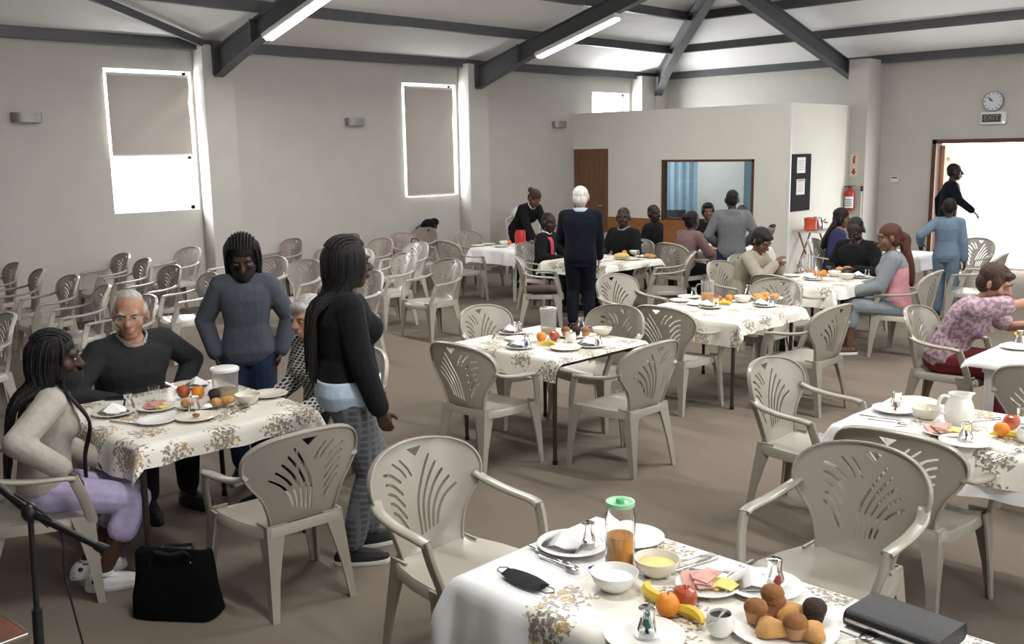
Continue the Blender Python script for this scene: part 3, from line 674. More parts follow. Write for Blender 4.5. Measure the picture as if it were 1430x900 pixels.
def person(label, loc, fa, sc=1.0, male=False, seated=False, lean=(0, 0), side=0, head=(0, 0), tone='dark', hands=None, feet=None, elbow=None, knee=None,
           top=None, bottom=None, shoes=None, hair=None, face=True, mask=None, glasses=False, vox=.012, belly=0, bust=.0, twist=0, curl=25, scarf=None, hem=-.06, sleeve='long', layers=(), wide=1.0, pants='ankle', handdir=None, collar=None, cap=None, hs=1.12, frontbraids=False, neck=.502):
    root = thing('person', label, 'person', (loc[0], loc[1], 0), math.radians(fa - 90))
    pz = (.43 / sc + .10) if seated else .925
    X = Vector((1, 0, 0)); P = Vector((0, 0, pz))
    a1, a2 = (math.radians(v) for v in lean); sb = math.radians(side)
    t1 = Vector((math.sin(sb), math.sin(a1), math.cos(a1))).normalized(); t2 = Vector((math.sin(sb), math.sin(a2), math.cos(a2))).normalized()
    def sp(s):                      # spine point and frame at arc length s above the pelvis centre
        if s < .15: p = P + t1 * s; t = t1
        else:
            k = min(1, (s - .15) / .12); p = P + t1 * .15 + (t1 * (1 - k * .5) + t2 * k * .5).normalized() * min(s - .15, .12) + (t2 * (s - .27) if s > .27 else Vector()); t = t1.lerp(t2, k).normalized()
        tw = math.radians(twist) * max(0, min(1, s / .4)); r = Matrix.Rotation(tw, 3, t) @ X; r = (r - t * r.dot(t)).normalized()
        return p, t, r, t.cross(r)
    prof = [(-.11, .105, .085), (-.06, .150, .110), (0, .168, .118), (.08, .150, .108), (.18, .128, .098), (.27, .142, .108), (.36, .158, .114), (.43, .162, .098), (.475, .130, .078), (.505, .070, .060), (.53, .05, .05)]
    if male: prof = [(-.11, .105, .085), (-.06, .145, .108), (0, .158, .115), (.08, .150, .112), (.18, .148, .112), (.27, .162, .118), (.36, .182, .122), (.43, .186, .105), (.475, .145, .085), (.505, .078, .066), (.53, .055, .055)]
    def torso(g, infl, s0, s1):
        rings = []; S = [s0] + [q[0] for q in prof if s0 < q[0] < s1] + [s1]
        for s in S:
            for k in range(len(prof) - 1):
                if prof[k][0] <= s <= prof[k + 1][0]:
                    f = (s - prof[k][0]) / (prof[k + 1][0] - prof[k][0]); hw = prof[k][1] + (prof[k + 1][1] - prof[k][1]) * f; hd = prof[k][2] + (prof[k + 1][2] - prof[k][2]) * f; break
            else: hw, hd = (prof[0][1:] if s < prof[0][0] else prof[-1][1:])
            hw = hw * wide + infl; hd = hd * wide + infl
            p, t, r, f2 = sp(s); bl = belly * math.exp(-((s - .12) / .12) ** 2)
            ring = []
            for j in range(22):
                a = 2 * PI * j / 22; c, q = math.cos(a), math.sin(a); c = math.copysign(abs(c) ** .85, c); q = math.copysign(abs(q) ** .85, q)
                ring.append(p + r * (c * hw) + f2 * (-q * hd + (bl if q < 0 else 0) * -q))
            rings.append(ring)
        g.loft(rings)
        if bust and s1 > .4:
            for sg in (-1, 1):
                p, t, r, f2 = sp(.33); g.ell(p + r * (sg * .062) + f2 * (.062 * wide + infl * .5), (.082 + infl * .5, .040 + bust * .75 + infl * .6, .085 + infl * .5))
    N, nt_, nr_, nf_ = sp(.52); Nb, tb, rb_, fb = sp(.445)
    sw = (.178 if male else .155) * (wide * .5 + .5)
    SH = {s: Nb + rb_ * (sg * sw) + tb * .005 for s, sg in (('L', -1), ('R', 1))}
    yaw, pitch = head; HR = Matrix.Rotation(math.radians(yaw), 3, 'Z') @ Matrix.Rotation(math.radians(-pitch), 3, 'X') * hs
    hd_up = (nt_ * .45 + Vector((0, 0, 1)) * .55).normalized()
    HC = N + hd_up * .118 + HR @ Vector((0, .022, .02))
    hp = lambda x, y, z: HC + HR @ Vector((x, y, z))
    hands = hands or {}; elbow = elbow or {}; feet = feet or {}; knee = knee or {}; handdir = handdir or {}
    AR = {}; LG = {}
    for s, sg in (('L', -1), ('R', 1)):
        tgt = hands.get(s) or (tuple(SH[s] + Vector((sg * .07, .04, -.50))))
        e, w = ik(SH[s], tgt, .285, .25, elbow.get(s, (sg * .6, -.7, -.5))); AR[s] = (SH[s], e, w)
        hip = P + X * (sg * .088) + Vector((0, 0, -.03))
        if seated: ft = feet.get(s, (sg * .12, .42, .085)); kh = knee.get(s, (sg * .1, 1, .7))
        else: ft = feet.get(s, (sg * .10, 0, .085)); kh = knee.get(s, (0, 1, 0))
        k_, an = ik(hip, ft, .425, .415, kh); LG[s] = (hip, k_, an)
    # ---- body: one continuous surface
    g = G(); torso(g, 0, -.11, .53)
    g.cap(N - nt_ * .03, hp(0, -.012, -.05), .060 if male else .050, .052 if male else .045)
    g.ell(hp(0, -.012, .032), (.075, .094, .084), HR); g.ell(hp(0, .020, -.030), (.062, .068, .082), HR)
    g.ell(hp(0, .046, -.090), (.036, .034, .026), HR)
    for sg in (-1, 1):
        g.ell(hp(sg * .040, .050, -.028), (.026, .026, .028), HR); g.ell(hp(sg * .079, -.008, -.006), (.012, .021, .034), HR)
    g.cap(hp(0, .088, .012), hp(0, .112, -.024), .011, .016); g.cap(hp(-.013, .100, -.028), hp(.013, .100, -.028), .011, .011)
    g.cap(hp(-.036, .074, .026), hp(.036, .074, .026), .015, .015)
    g.ell(hp(0, .088, -.057), (.026, .013, .007), HR); g.ell(hp(0, .086, -.069), (.022, .013, .008), HR)
    for s, sg in (('L', -1), ('R', 1)):
        a, e, w = AR[s]
        g.cap(Nb + tb * .02, a, .06, .056); g.cap(a, e, .050, .037); g.cap(e, e.lerp(w, .3), .037, .038); g.cap(e.lerp(w, .3), w, .038, .024)
        d = Vector(handdir[s]).normalized() if s in handdir else (w - e).normalized()
        ax = Vector((0, 0, -1)) if abs(d.z) < .75 else Vector((-sg, .25, 0))
        n = (ax - d * ax.dot(d)).normalized(); lat = d.cross(n) * sg      # toward the thumb
        for i, (o, fl) in enumerate(((.026, .070), (.009, .080), (-.009, .074), (-.026, .058))):
            kn = w + d * (.088 - abs(i - 1.2) * .005) + lat * o
            g.cap(w + lat * o * .5, kn, .017, .0125); q = kn; ang = math.radians(curl * .6); rr = .0098
            for sl in (.45, .31, .24):
                dd = (d * math.cos(ang) + n * math.sin(ang) + lat * (o * .8)).normalized(); q2 = q + dd * fl * sl; g.cap(q, q2, rr, rr * .92, 8); q = q2; ang += math.radians(curl * .9); rr *= .93
        b = w + d * .028 + lat * .022; q = b + (d * .55 + lat * .75 + n * .25).normalized() * .038; g.cap(w + d * .012, b, .019, .016); g.cap(b, q, .014, .011, 8); g.cap(q, q + (d * .85 + lat * .3 + n * .35).normalized() * .032, .011, .0095, 8)
        h_, k_, an = LG[s]
        g.cap(h_, k_, .088 * wide, .055); g.cap(k_, k_.lerp(an, .3), .053, .056); g.cap(k_.lerp(an, .3), an, .056, .036)
        fd = Vector((sg * .18, 1, 0)).normalized(); g.cap(an + Vector((0, 0, -.035)) - fd * .035, an + fd * .13 + Vector((0, 0, -.055)), .034, .028)
    def fin(g, name, mat, v=vox, it=3, par=root):
        g.v = [(x * sc, y * sc, z * sc) for x, y, z in g.v]
        me = remesh(g, v, it); me.name = name; me.materials.append(mat); return link(name, me, par)
    def raw(g, name, mat, par=root, ang=40):
        g.v = [(x * sc, y * sc, z * sc) for x, y, z in g.v]; return part(name, g, mat, par, ang)
    fin(g, 'body', skin(tone), min(vox, .0085) if vox < .01 else vox * .85, 2)
    # ---- clothes
    def legs(g, infl, upto, flare=0):
        torso(g, infl, -.11, .10)
        for s, sg in (('L', -1), ('R', 1)):
            h_, k_, an = LG[s]; g.cap(h_, k_, .092 * wide + infl, .062 + infl)
            if upto == 'ankle': e = an + (k_ - an).normalized() * .05; g.cap(k_, k_.lerp(an, .3), .06 + infl, .062 + infl); g.cap(k_.lerp(an, .3), e, .062 + infl, .046 + infl + flare)
            elif upto == 'calf': g.cap(k_, k_.lerp(an, .4), .06 + infl, .062 + infl)
    if bottom:
        g = G()
        if pants == 'skirt':
            h1, k1, a1_ = LG['L']; h2, k2, a2_ = LG['R']; torso(g, .02, -.11, .12)
            for q in range(5):
                f = q / 4; h_ = h1.lerp(h2, f); k_ = k1.lerp(k2, f); an = a1_.lerp(a2_, f)
                g.cap(h_, k_, .10 * wide, .085); g.cap(k_, k_.lerp(an, .8), .085, .095)
            fin(g, 'skirt', bottom, vox, 4)
        else:
            legs(g, .016, pants); fin(g, 'trousers', bottom, vox, 3)
    def shirt(infl, s0, slv, name, mat, s1=.502, thick=1):
        g = G(); torso(g, infl, s0, s1)
        if seated is False or s0 > -.08: pass
        for s, sg in (('L', -1), ('R', 1)) if slv != 'hemonly' else ():
            a, e, w = AR[s]; g.cap(Nb + tb * .012, a, .058 + infl, .056 + infl)
            if slv == 'long': g.cap(a, e, .054 + infl, .044 + infl); g.cap(e, e.lerp(w, .93), .044 + infl, .034 + infl)
            elif slv == 'short': g.cap(a, a.lerp(e, .72), .056 + infl, .054 + infl)
        if name == 'hoodie':
            hq = N - nt_ * .045 - nf_ * .075; g.ell(hq, (.105, .055, .075)); g.ell(hq - nt_ * .06 - nf_ * .015, (.075, .045, .07))
        return fin(g, name, mat, vox, 3)
    for nm, mt, inf, s0, slv, s1 in layers: shirt(inf, s0, slv, nm, mt, s1)
    if top: shirt(.022, hem, sleeve, top[0], top[1], neck)
    if collar:
        g = G(); Nn, tt, r_, f_ = sp(.515); R = []
        for j in range(18):
            a = 2 * PI * j / 18; R.append(Nn + r_ * ((.080 if male else .066) * math.cos(a)) + f_ * ((.078 if male else .062) * math.sin(a)) - tt * (.035 * max(0, math.sin(a)) ** 3) + tt * .008)
        g.sweep(R, rrect(.010, .048 if male else .036, .45), up=tuple(tt), closed=True); raw(g, 'collar', collar)
    if scarf:
        g = G(); pts = [sp(.50)[0] + nf_ * .02 + nr_ * .08, sp(.44)[0] + fb * .12 + rb_ * .07, sp(.30)[0] + fb * .15 + rb_ * .06, sp(.10)[0] + fb * .16 + rb_ * .05, sp(-.04)[0] + fb * .2 + rb_ * .04]
        g.sweep(smooth_path(pts, 4), rrect(.075, .018, .45), up=tuple(fb)); raw(g, 'scarf', scarf)
    if shoes:
        um, smt = shoes
        for s, sg in (('L', -1), ('R', 1)):
            an = LG[s][2]; fd = Vector((sg * .18, 1, 0)).normalized(); rd = Vector((fd.y, -fd.x, 0)); z0 = an.z - .085
            def ring(z, k, kl=1): return [an + fd * (.055 + (.145 * kl) * math.cos(a) ) + rd * (.046 * k * math.sin(a) * (1 + .12 * math.cos(a))) + Vector((0, 0, z - an.z)) for a in [2 * PI * j / 20 for j in range(20)]]
            g = G(); g.loft([ring(z0 + .022, 1), ring(z0 + .045, .98)] + [[p + Vector((0, 0, -.030 * max(0, (p - an).dot(fd)) / .2)) for p in ring(z0 + h, k, l)] for h, k, l in ((.068, .88, .93), (.088, .66, .78))] + [[an + Vector((0, 0, -.002 + z)) + fd * (.010 + .045 * math.cos(2 * PI * j / 20)) + rd * (.038 * math.sin(2 * PI * j / 20)) for j in range(20)] for z in (.0, .018)])
            sh = raw(g, 'shoe', um); g = G(); g.loft([ring(z0, .96), ring(z0 + .008, 1.05, 1.02), ring(z0 + .026, 1.04, 1.02)]); raw(g, 'sole', smt, sh)
    # ---- face
    if face and vox < .0101:
        em = nmat('eye_white', (.32, .30, .28), rough=.2); im = nmat('eye_iris', (.01, .008, .006), rough=.1); lm = nmat('lips_' + tone, tuple(c * .8 + .02 * (i == 0) for i, c in enumerate(SKIN[tone])), rough=.4)
        for sg in (-1, 1):
            g = G(); g.ell(hp(sg * .031, .083, .004), (.012, .007, .0055), HR, 10, 6); e_ = raw(g, 'eye', em)
            g = G(); g.ell(hp(sg * .031, .0885, .004), (.0065, .0035, .0065), HR, 8, 6); raw(g, 'iris', im, e_)
            g = G(); g.tube([hp(sg * .014, .091, .024), hp(sg * .032, .090, .030), hp(sg * .050, .080, .026)], [.004, .005, .003], 6); raw(g, 'eyebrow', hairmat(hair[1] if hair else 'black'))
        if not mask:
            g = G(); g.ell(hp(0, .094, -.058), (.023, .010, .005), HR, 12, 6); g.ell(hp(0, .093, -.067), (.020, .010, .006), HR, 12, 6); raw(g, 'lips', lm)
    if mask:
        mm, dz = mask; g = G(); vs = []; fs = []; nu, nv = 15, 8
        for j in range(nv + 1):
            for i in range(nu + 1):
                a = math.radians(-82 + 164 * i / nu); z = -.012 - .098 * j / nv; v = j / nv
                rx = .074 - .020 * max(0, v - .4); ry = (.108 if v < .75 else .100) - .02 * max(0, v - .6) - .014 * max(0, .25 - v) * 4 * .4
                vs.append(hp(rx * math.sin(a), .010 + ry * math.cos(a) * (1.0 + .04 * math.cos(3 * a)), z + dz + .012 * (1 - math.cos(a)) * (1 if v < .5 else -1) * -1 * .6))
        for j in range(nv):
            for i in range(nu): q = j * (nu + 1) + i; fs.append((q, q + 1, q + nu + 2, q + nu + 1))
        g.add(vs, fs); raw(g, 'face_mask', mm, ang=0).data.shade_smooth()
    if glasses:
        g = G(); fm_ = nmat('thin_glasses_frame', (.35, .32, .28), rough=.3, metal=.8)
        for sg in (-1, 1):
            g.tube([hp(sg * .034 + .024 * math.cos(a), .103 - .004 * math.cos(a) * sg, .002 + .017 * math.sin(a)) for a in [2 * PI * j / 14 for j in range(14)]], .0016, 5, closed=True)
            g.tube([hp(sg * .058, .100, .006), hp(sg * .078, .05, .008), hp(sg * .083, -.01, .004)], .0016, 5)
        g.tube([hp(-.011, .105, .004), hp(0, .108, .007), hp(.011, .105, .004)], .0016, 5); gl = raw(g, 'glasses', fm_)
        for sg in (-1, 1):
            g = G(); g.add([hp(sg * .034 + .023 * math.cos(a), .103 - .004 * math.cos(a) * sg, .002 + .016 * math.sin(a)) for a in [2 * PI * j / 14 for j in range(14)]], [tuple(range(14))])
            raw(g, 'lens', nmat('thin_lens', (.9, .9, .9), rough=.02, alpha=.08), gl, 0)
    # ---- hair
    if hair:
        style, hc = hair; hm = hairmat(hc); g = G(); rnd = random.Random(int(loc[0] * 100))
        hv = min(vox, .009)
        if style == 'crop':
            g.ell(hp(0, -.024, .040), (.077, .090, .083), HR); g.ell(hp(0, -.040, .0), (.072, .068, .075), HR); fin(g, 'hair', hm, hv, 1)
        elif style == 'bald_sides':
            g.ell(hp(0, -.045, .018), (.079, .066, .062), HR)
            for sg in (-1, 1): g.ell(hp(sg * .062, -.02, .02), (.022, .05, .036), HR)
            g.ell(hp(0, -.018, .066), (.066, .075, .056), HR); fin(g, 'hair', hm, hv, 1)
        elif style == 'full':
            g.ell(hp(0, -.022, .046), (.086, .102, .086), HR); g.ell(hp(0, -.045, -.01), (.080, .072, .085), HR)
            for sg in (-1, 1): g.ell(hp(sg * .07, .012, .010), (.020, .045, .05), HR)
            g.ell(hp(0, .060, .080), (.062, .034, .024), HR); fin(g, 'hair', hm, hv, 1)
        elif style in ('braids', 'braids_long', 'long', 'ponytail', 'bun'):
            g.ell(hp(0, -.020, .044), (.084, .100, .086), HR); g.ell(hp(0, -.045, -.01), (.078, .068, .085), HR)
            if style in ('braids', 'braids_long', 'long'):
                for sg in (-1, 1): g.ell(hp(sg * .066, -.012, -.01), (.024, .050, .075), HR)
            if style == 'bun': g.ell(hp(0, -.135, .04), (.045, .045, .045), HR)
            if style == 'long':
                p0 = hp(0, -.06, -.04); pe, _, r2, f2 = sp(.22)
                for o in (-.06, -.03, 0, .03, .06): g.tube(smooth_path([p0 + nr_ * o * .8, N - nf_ * .085 + nr_ * o * 1.3, sp(.36)[0] - fb * .14 + rb_ * o * 1.5, pe - f2 * .15 + r2 * o * 1.4], 4), [.042] * 12 + [.02], 8)
            if style == 'ponytail':
                p0 = hp(0, -.10, .02); pe, _, r2, f2 = sp(.15)
                g.tube(smooth_path([p0, hp(0, -.15, -.03), N - nf_ * .13 + nr_ * .02, sp(.34)[0] - fb * .155 + rb_ * .03, pe - f2 * .145 + r2 * .03], 4), [.035, .04, .045, .048, .05, .05, .05, .05, .05, .05, .048, .045, .042, .04, .035, .03, .012], 10)
            h_ = fin(g, 'hair', hm, hv, 1)
            if style in ('braids', 'braids_long'):
                g = G(); n = 34 if style == 'braids' else 64
                low = .22 if style == 'braids' else .06
                for i in range(n):
                    a = math.radians(-118 + 236 * i / (n - 1) + rnd.uniform(-3, 3)); lay = rnd.uniform(0, 1)
                    sx, cy = math.sin(a), -math.cos(a); k = 1.0 + .10 * lay
                    p = [hp(.060 * sx, .062 * cy - .01, .105), hp(.088 * sx * k, .100 * cy * k - .015, .045), hp(.092 * sx * k, .098 * cy * k - .018, -.05)]
                    Nn = N + nr_ * (.105 * sx * k) + nf_ * (.085 * cy * k - .02)
                    if cy > .25: p += [Nn + Vector((0, 0, .03))]
                    else:
                        m_ = sp(.40); en = sp(low + rnd.uniform(0, .1)); w_ = 1.25 if style == 'braids_long' else 1.0
                        p += [Nn, m_[0] + m_[2] * (.115 * sx * w_) - m_[3] * (.15 + .02 * lay), en[0] + en[2] * (.115 * sx * w_) - en[3] * (.155 + .03 * lay)]
                    P_ = smooth_path(p, 5); g.tube(P_, [.0085] * (len(P_) - 1) + [.004], 6)
                for i in range(14 if frontbraids else 0):
                    o_ = .07 + .005 * i; P_ = smooth_path([hp(.085, .0 + .004 * i, -.02), N + nr_ * (.10 + .002 * i) + nf_ * .06, sp(.36)[0] + rb_ * o_ + fb * (.150 + bust), sp(.18)[0] + rb_ * (o_ - .02) + fb * (.165 + bust * .5), sp(.02 + .01 * (i % 5))[0] + rb_ * (o_ - .03) + fb * .19], 5); g.tube(P_, [.0075] * (len(P_) - 1) + [.003], 6)
                # parting rows over the crown
                for i in range(9):
                    o = (i - 4) * .0165; q_ = math.sqrt(1 - (o / .088) ** 2)
                    g.tube([hp(o, -.020 - .100 * q_ * math.cos(t), .042 + .088 * q_ * math.sin(t)) for t in [math.radians(25 + 11 * k) for k in range(12)]], .0085, 6)
                raw(g, 'braids', hm, h_)
    if cap:
        g = G(); g.lathe([(.088, -.01), (.090, .03), (.078, .075), (.045, .098), (.001, .102)], 20); g.v = [tuple(hp(x, y * 1.12 - .012, z + .028)) for x, y, z in g.v]; c_ = raw(g, 'cap', cap)
        g = G(); g.ell((0, .10, .020), (.062, .062, .007)); g.v = [tuple(hp(*v)) for v in g.v]; raw(g, 'cap_brim', cap, c_)
    return root

NEAR = .008
B_ = fabric
navy = B_('navy_suit', (.007, .0085, .015)); blk = B_('black', (.010, .010, .011)); char = B_('charcoal_sweater', (.026, .027, .029)); bluegrey = B_('blue_grey_knit', (.068, .076, .096))
cream = B_('cream_knit', (.36, .335, .29)); lav = B_('lavender', (.42, .38, .56)); jeans = B_('dark_denim', (.018, .026, .055)); white_shoe = nmat('white_shoe_leather', (.7, .7, .68), rough=.5); black_shoe = nmat('black_shoe_knit', (.012, .012, .013), rough=.8)
plaid = pattern('grey_plaid', 'plaid', (.070, .073, .086), (.125, .13, .145), 7); latt = pattern('black_white_lattice', 'lattice', (.012, .012, .013), (.55, .54, .52), 14); spk = pattern('mauve_floral_print', 'speckle', (.40, .29, .32), (.21, .13, .17), 34)
bmask = nmat('black_mask_cloth', (.010, .010, .011), rough=.9); paleblue = B_('pale_blue_shirt', (.46, .55, .66)); hood = B_('grey_marl', (.135, .140, .148)); beige = B_('beige_coat', (.30, .27, .21)); pink = B_('pink_cotton', (.55, .26, .29)); greyt = B_('mid_grey_cotton', (.20, .22, .235)); red = B_('dark_red_skirt', (.13, .022, .028)); mauve = B_('mauve_knit', (.20, .125, .125)); purple = B_('purple_blue', (.030, .030, .085)); denim = B_('pale_denim', (.135, .185, .25)); hotpink = nmat('hot_pink_scarf', (.55, .06, .12), rough=.7)
shirtplaid = pattern('check_shirt_collar', 'plaid', (.6, .58, .52), (.12, .10, .09), 40)

person('girl with long braids in a cream cardigan and lavender trousers, seated at the floral table', (-4.89, 1.65), 72, .96, seated=True, lean=(4, 10), head=(-8, 8), hands={'R': (.33, .08, .705), 'L': (-.08, .26, .62)}, elbow={'R': (.8, -1, -.2)}, pants='calf', frontbraids=True, feet={'R': (.20, .22, .085), 'L': (-.02, .16, .085)}, top=('cardigan', cream), bottom=lav, shoes=(white_shoe, M_WHITE), hair=('braids_long', 'black'), mask=(bmask, -.035), vox=NEAR, bust=.04, hem=-.10, curl=35)
person('grey-haired man with glasses in a dark sweater, seated and turning towards the girl', (-5.88, 2.53), 0, 1.06, True, seated=True, lean=(14, 26), side=4, head=(-32, 8), tone='light', hands={'R': (.22, .34, .66), 'L': (-.22, .20, .62)}, elbow={'L': (-1, -.6, .2), 'R': (.9, -.5, -.2)}, top=('sweater', char), bottom=blk, shoes=(black_shoe, M_BLACK), hair=('bald_sides', 'grey'), glasses=True, vox=NEAR, belly=.06, collar=shirtplaid, wide=1.12)
person('girl with braids and a black mask in a blue-grey sweater, standing with hands on hips', (-5.60, 3.22), -34, .94, head=(2, 30), lean=(2, 3), hands={'R': (.215, .03, .90), 'L': (-.215, .03, .90)}, elbow={'R': (.9, -.6, 0), 'L': (-.9, -.6, 0)}, handdir={'R': (-.3, .3, -1), 'L': (.3, .3, -1)}, top=('sweater', bluegrey), bottom=jeans, shoes=(black_shoe, M_WHITE), hair=('braids', 'black'), hs=1.2, mask=(bmask, -.006), vox=NEAR, neck=.472, hem=-.10, tone='dark')
person('woman with very long braids in a black cardigan and grey plaid trousers, standing', (-4.06, 2.88), 62, .985, lean=(-2, 4), head=(16, 2), hands={'R': (.26, .14, .82), 'L': (-.25, .16, .86)}, feet={'R': (.11, -.03, .085), 'L': (-.10, .10, .085)}, top=('cardigan', blk), bottom=plaid, shoes=(black_shoe, M_WHITE), hair=('braids_long', 'black'), vox=NEAR, bust=.085, belly=.035, hem=.03, wide=1.14, layers=(('shirt', paleblue, .030, -.08, 'hemonly', .075),), curl=45)
person('person in a black and white patterned top seated behind the woman in plaid trousers', (-4.96, 3.38), 268, .95, seated=True, lean=(6, 12), head=(10, 10), tone='light', top=('blouse', latt), bottom=blk, shoes=(black_shoe, M_BLACK), hair=('full', 'grey'), hands={'L': (-.2, .3, .66), 'R': (.2, .3, .66)}, vox=.010, bust=.05, wide=1.05)
person('dark-suited woman bending over the white-clothed table by the red flask', (-10.72, 11.02), -8, .98, lean=(34, 46), head=(0, 38), tone='brown', hands={'R': (.18, .62, .80), 'L': (-.16, .62, .80)}, top=('jacket', blk), bottom=blk, shoes=(black_shoe, M_BLACK), hair=('bun', 'brown'), collar=M_CLOTH, bust=.05)
person('person in black with a pink scarf seated beside the man in the navy suit', (-8.90, 9.62), 12, .98, seated=True, lean=(4, 8), head=(-10, 6), tone='deep', top=('jacket', blk), bottom=blk, shoes=(black_shoe, M_BLACK), hair=('crop', 'black'), scarf=hotpink, collar=M_CLOTH, hands={'R': (.18, .38, .72), 'L': (-.18, .38, .72)})
person('person in a dark cap seated behind the man in the navy suit', (-9.20, 10.74), 300, .98, True, seated=True, head=(0, 6), tone='deep', top=('jacket', navy), bottom=blk, shoes=(black_shoe, M_BLACK), cap=blk)
person('white-haired man in a navy suit standing with his back turned', (-7.46, 8.70), 128, .985, True, lean=(0, 3), head=(-8, 6), tone='light', hands={'R': (.22, .17, .84), 'L': (-.16, .28, .98)}, top=('suit_jacket', navy), bottom=navy, shoes=(black_shoe, M_BLACK), hair=('full', 'white'), collar=paleblue, vox=.010, hem=-.15, wide=1.08, belly=.04)
person('man in a dark jacket and grey shirt seated before the orange-brown panelling', (-8.24, 10.54), 272, 1.02, True, seated=True, lean=(2, 4), head=(28, 0), tone='deep', top=('jacket', blk), bottom=blk, shoes=(black_shoe, M_BLACK), hair=('crop', 'black'), collar=greyt, hands={'R': (.16, .32, .70), 'L': (-.16, .32, .70)})
person('person with cropped hair half hidden behind the dark-jacketed man', (-8.66, 11.75), 4, .98, seated=True, tone='deep', head=(-20, 0), top=('jacket', blk), bottom=blk, shoes=(black_shoe, M_BLACK), hair=('crop', 'black'))
person('woman in a mauve top with dark wrapped hair, seated below the office window', (-7.60, 10.99), 82, .97, seated=True, lean=(12, 18), head=(0, 4), tone='dark', top=('jumper', mauve), bottom=blk, shoes=(black_shoe, M_BLACK), hair=('bun', 'black'), hands={'R': (.18, .44, .78), 'L': (-.12, .42, .78)}, bust=.05)
person('woman in black with pinned-up hair seated below the office window', (-8.26, 12.60), 288, .98, seated=True, lean=(4, 6), head=(22, 0), tone='brown', top=('jumper', blk), bottom=blk, shoes=(black_shoe, M_BLACK), hair=('full', 'black'), bust=.04)
person('boy in a grey hoodie standing with his back turned', (-6.62, 10.62), 128, .93, True, head=(6, 4), tone='deep', top=('hoodie', hood), bottom=jeans, shoes=(black_shoe, M_WHITE), hair=('crop', 'black'), hands={'R': (.19, .14, .98), 'L': (-.19, .14, .98)}, elbow={'R': (.8, -.7, -.2), 'L': (-.8, -.7, -.2)}, hem=-.12, vox=.010, wide=1.08)
person('person hidden behind the boy in the hoodie, pointing with one outstretched arm', (-7.64, 12.52), 272, .96, seated=True, head=(30, 0), tone='dark', top=('jumper', cream), bottom=blk, shoes=(black_shoe, M_BLACK), hair=('crop', 'black'), hands={'L': (-.52, .02, 1.03), 'R': (.2, .3, .7)}, curl=60)
person('woman in a beige coat with a headband, bowing her head over the table', (-5.60, 9.22), 6, .98, seated=True, lean=(12, 22), head=(-14, 34), tone='brown', top=('coat', beige), bottom=blk, shoes=(black_shoe, M_BLACK), hair=('full', 'black'), hands={'R': (.06, .40, .92), 'L': (-.10, .40, .88)}, elbow={'R': (.7, .2, -1), 'L': (-.7, .2, -1)}, wide=1.1, vox=.010, bust=.04)
person('woman with long straight black hair in a purple top, turned away', (-6.08, 12.28), 20, .98, seated=True, lean=(4, 8), head=(0, 8), tone='brown', top=('blouse', purple), bottom=blk, shoes=(black_shoe, M_BLACK), hair=('long', 'black'), scarf=None, bust=.04, collar=pink)
person('bald man in a black jacket with bowed head, seated between two tables', (-4.90, 10.60), 262, 1.04, True, seated=True, lean=(8, 16), head=(12, 40), tone='deep', top=('jacket', blk), bottom=blk, shoes=(black_shoe, M_BLACK), hair=('crop', 'black'), wide=1.15, vox=.010, hands={'R': (.16, .36, .74), 'L': (-.16, .36, .74)})
person('woman in a pink and grey top with a long chestnut ponytail, seated sideways', (-4.08, 9.66), 208, 1.02, seated=True, lean=(6, 10), head=(14, 6), tone='brown', top=('tunic', pink), bottom=greyt, pants='calf', shoes=(nmat('brown_shoe', (.06, .03, .022), rough=.6), M_WHITE), hair=('ponytail', 'chestnut'), hands={'R': (.08, .36, .66), 'L': (-.08, .40, .64)}, feet={'R': (.08, .52, .085), 'L': (-.06, .44, .085)}, layers=(('sleeves', greyt, .026, .36, 'long', .502),), sleeve='none', vox=.010, bust=.06, hem=-.10)
person('child in pale denim dungarees walking towards the open door', (-4.53, 12.08), 104, .86, head=(10, 8), tone='deep', top=('denim_jacket', denim), bottom=denim, shoes=(black_shoe, M_WHITE), hair=('crop', 'black'), hands={'R': (.24, .02, .80), 'L': (-.36, .10, 1.06)}, elbow={'L': (-.7, -.7, -.5)}, feet={'L': (-.09, .12, .085), 'R': (.10, -.14, .10)}, vox=.010, wide=.95)
person('person in dark clothes at the exit door jamb, one arm swinging out', (-6.30, 16.72), 28, 1.05, True, lean=(4, 6), head=(-6, 2), tone='deep', top=('jacket', navy), bottom=blk, shoes=(black_shoe, M_BLACK), hair=('crop', 'black'), hands={'R': (.42, .30, 1.0), 'L': (-.2, -.1, .9)}, feet={'R': (.10, .2, .085), 'L': (-.10, -.2, .10)})
person('short-haired woman in a mauve floral shirt and red skirt, leaning across the white table', (-2.76, 7.44), 8, 1.0, seated=True, lean=(22, 34), head=(-4, 24), tone='light', top=('shirt', spk), bottom=red, pants='skirt', sleeve='short', shoes=(black_shoe, M_BLACK), hair=('full', 'brown'), hands={'R': (-.02, .74, 1.04), 'L': (-.20, .60, .80)}, elbow={'R': (.9, .1, -.4)}, vox=NEAR, bust=.05, wide=1.08, curl=40)

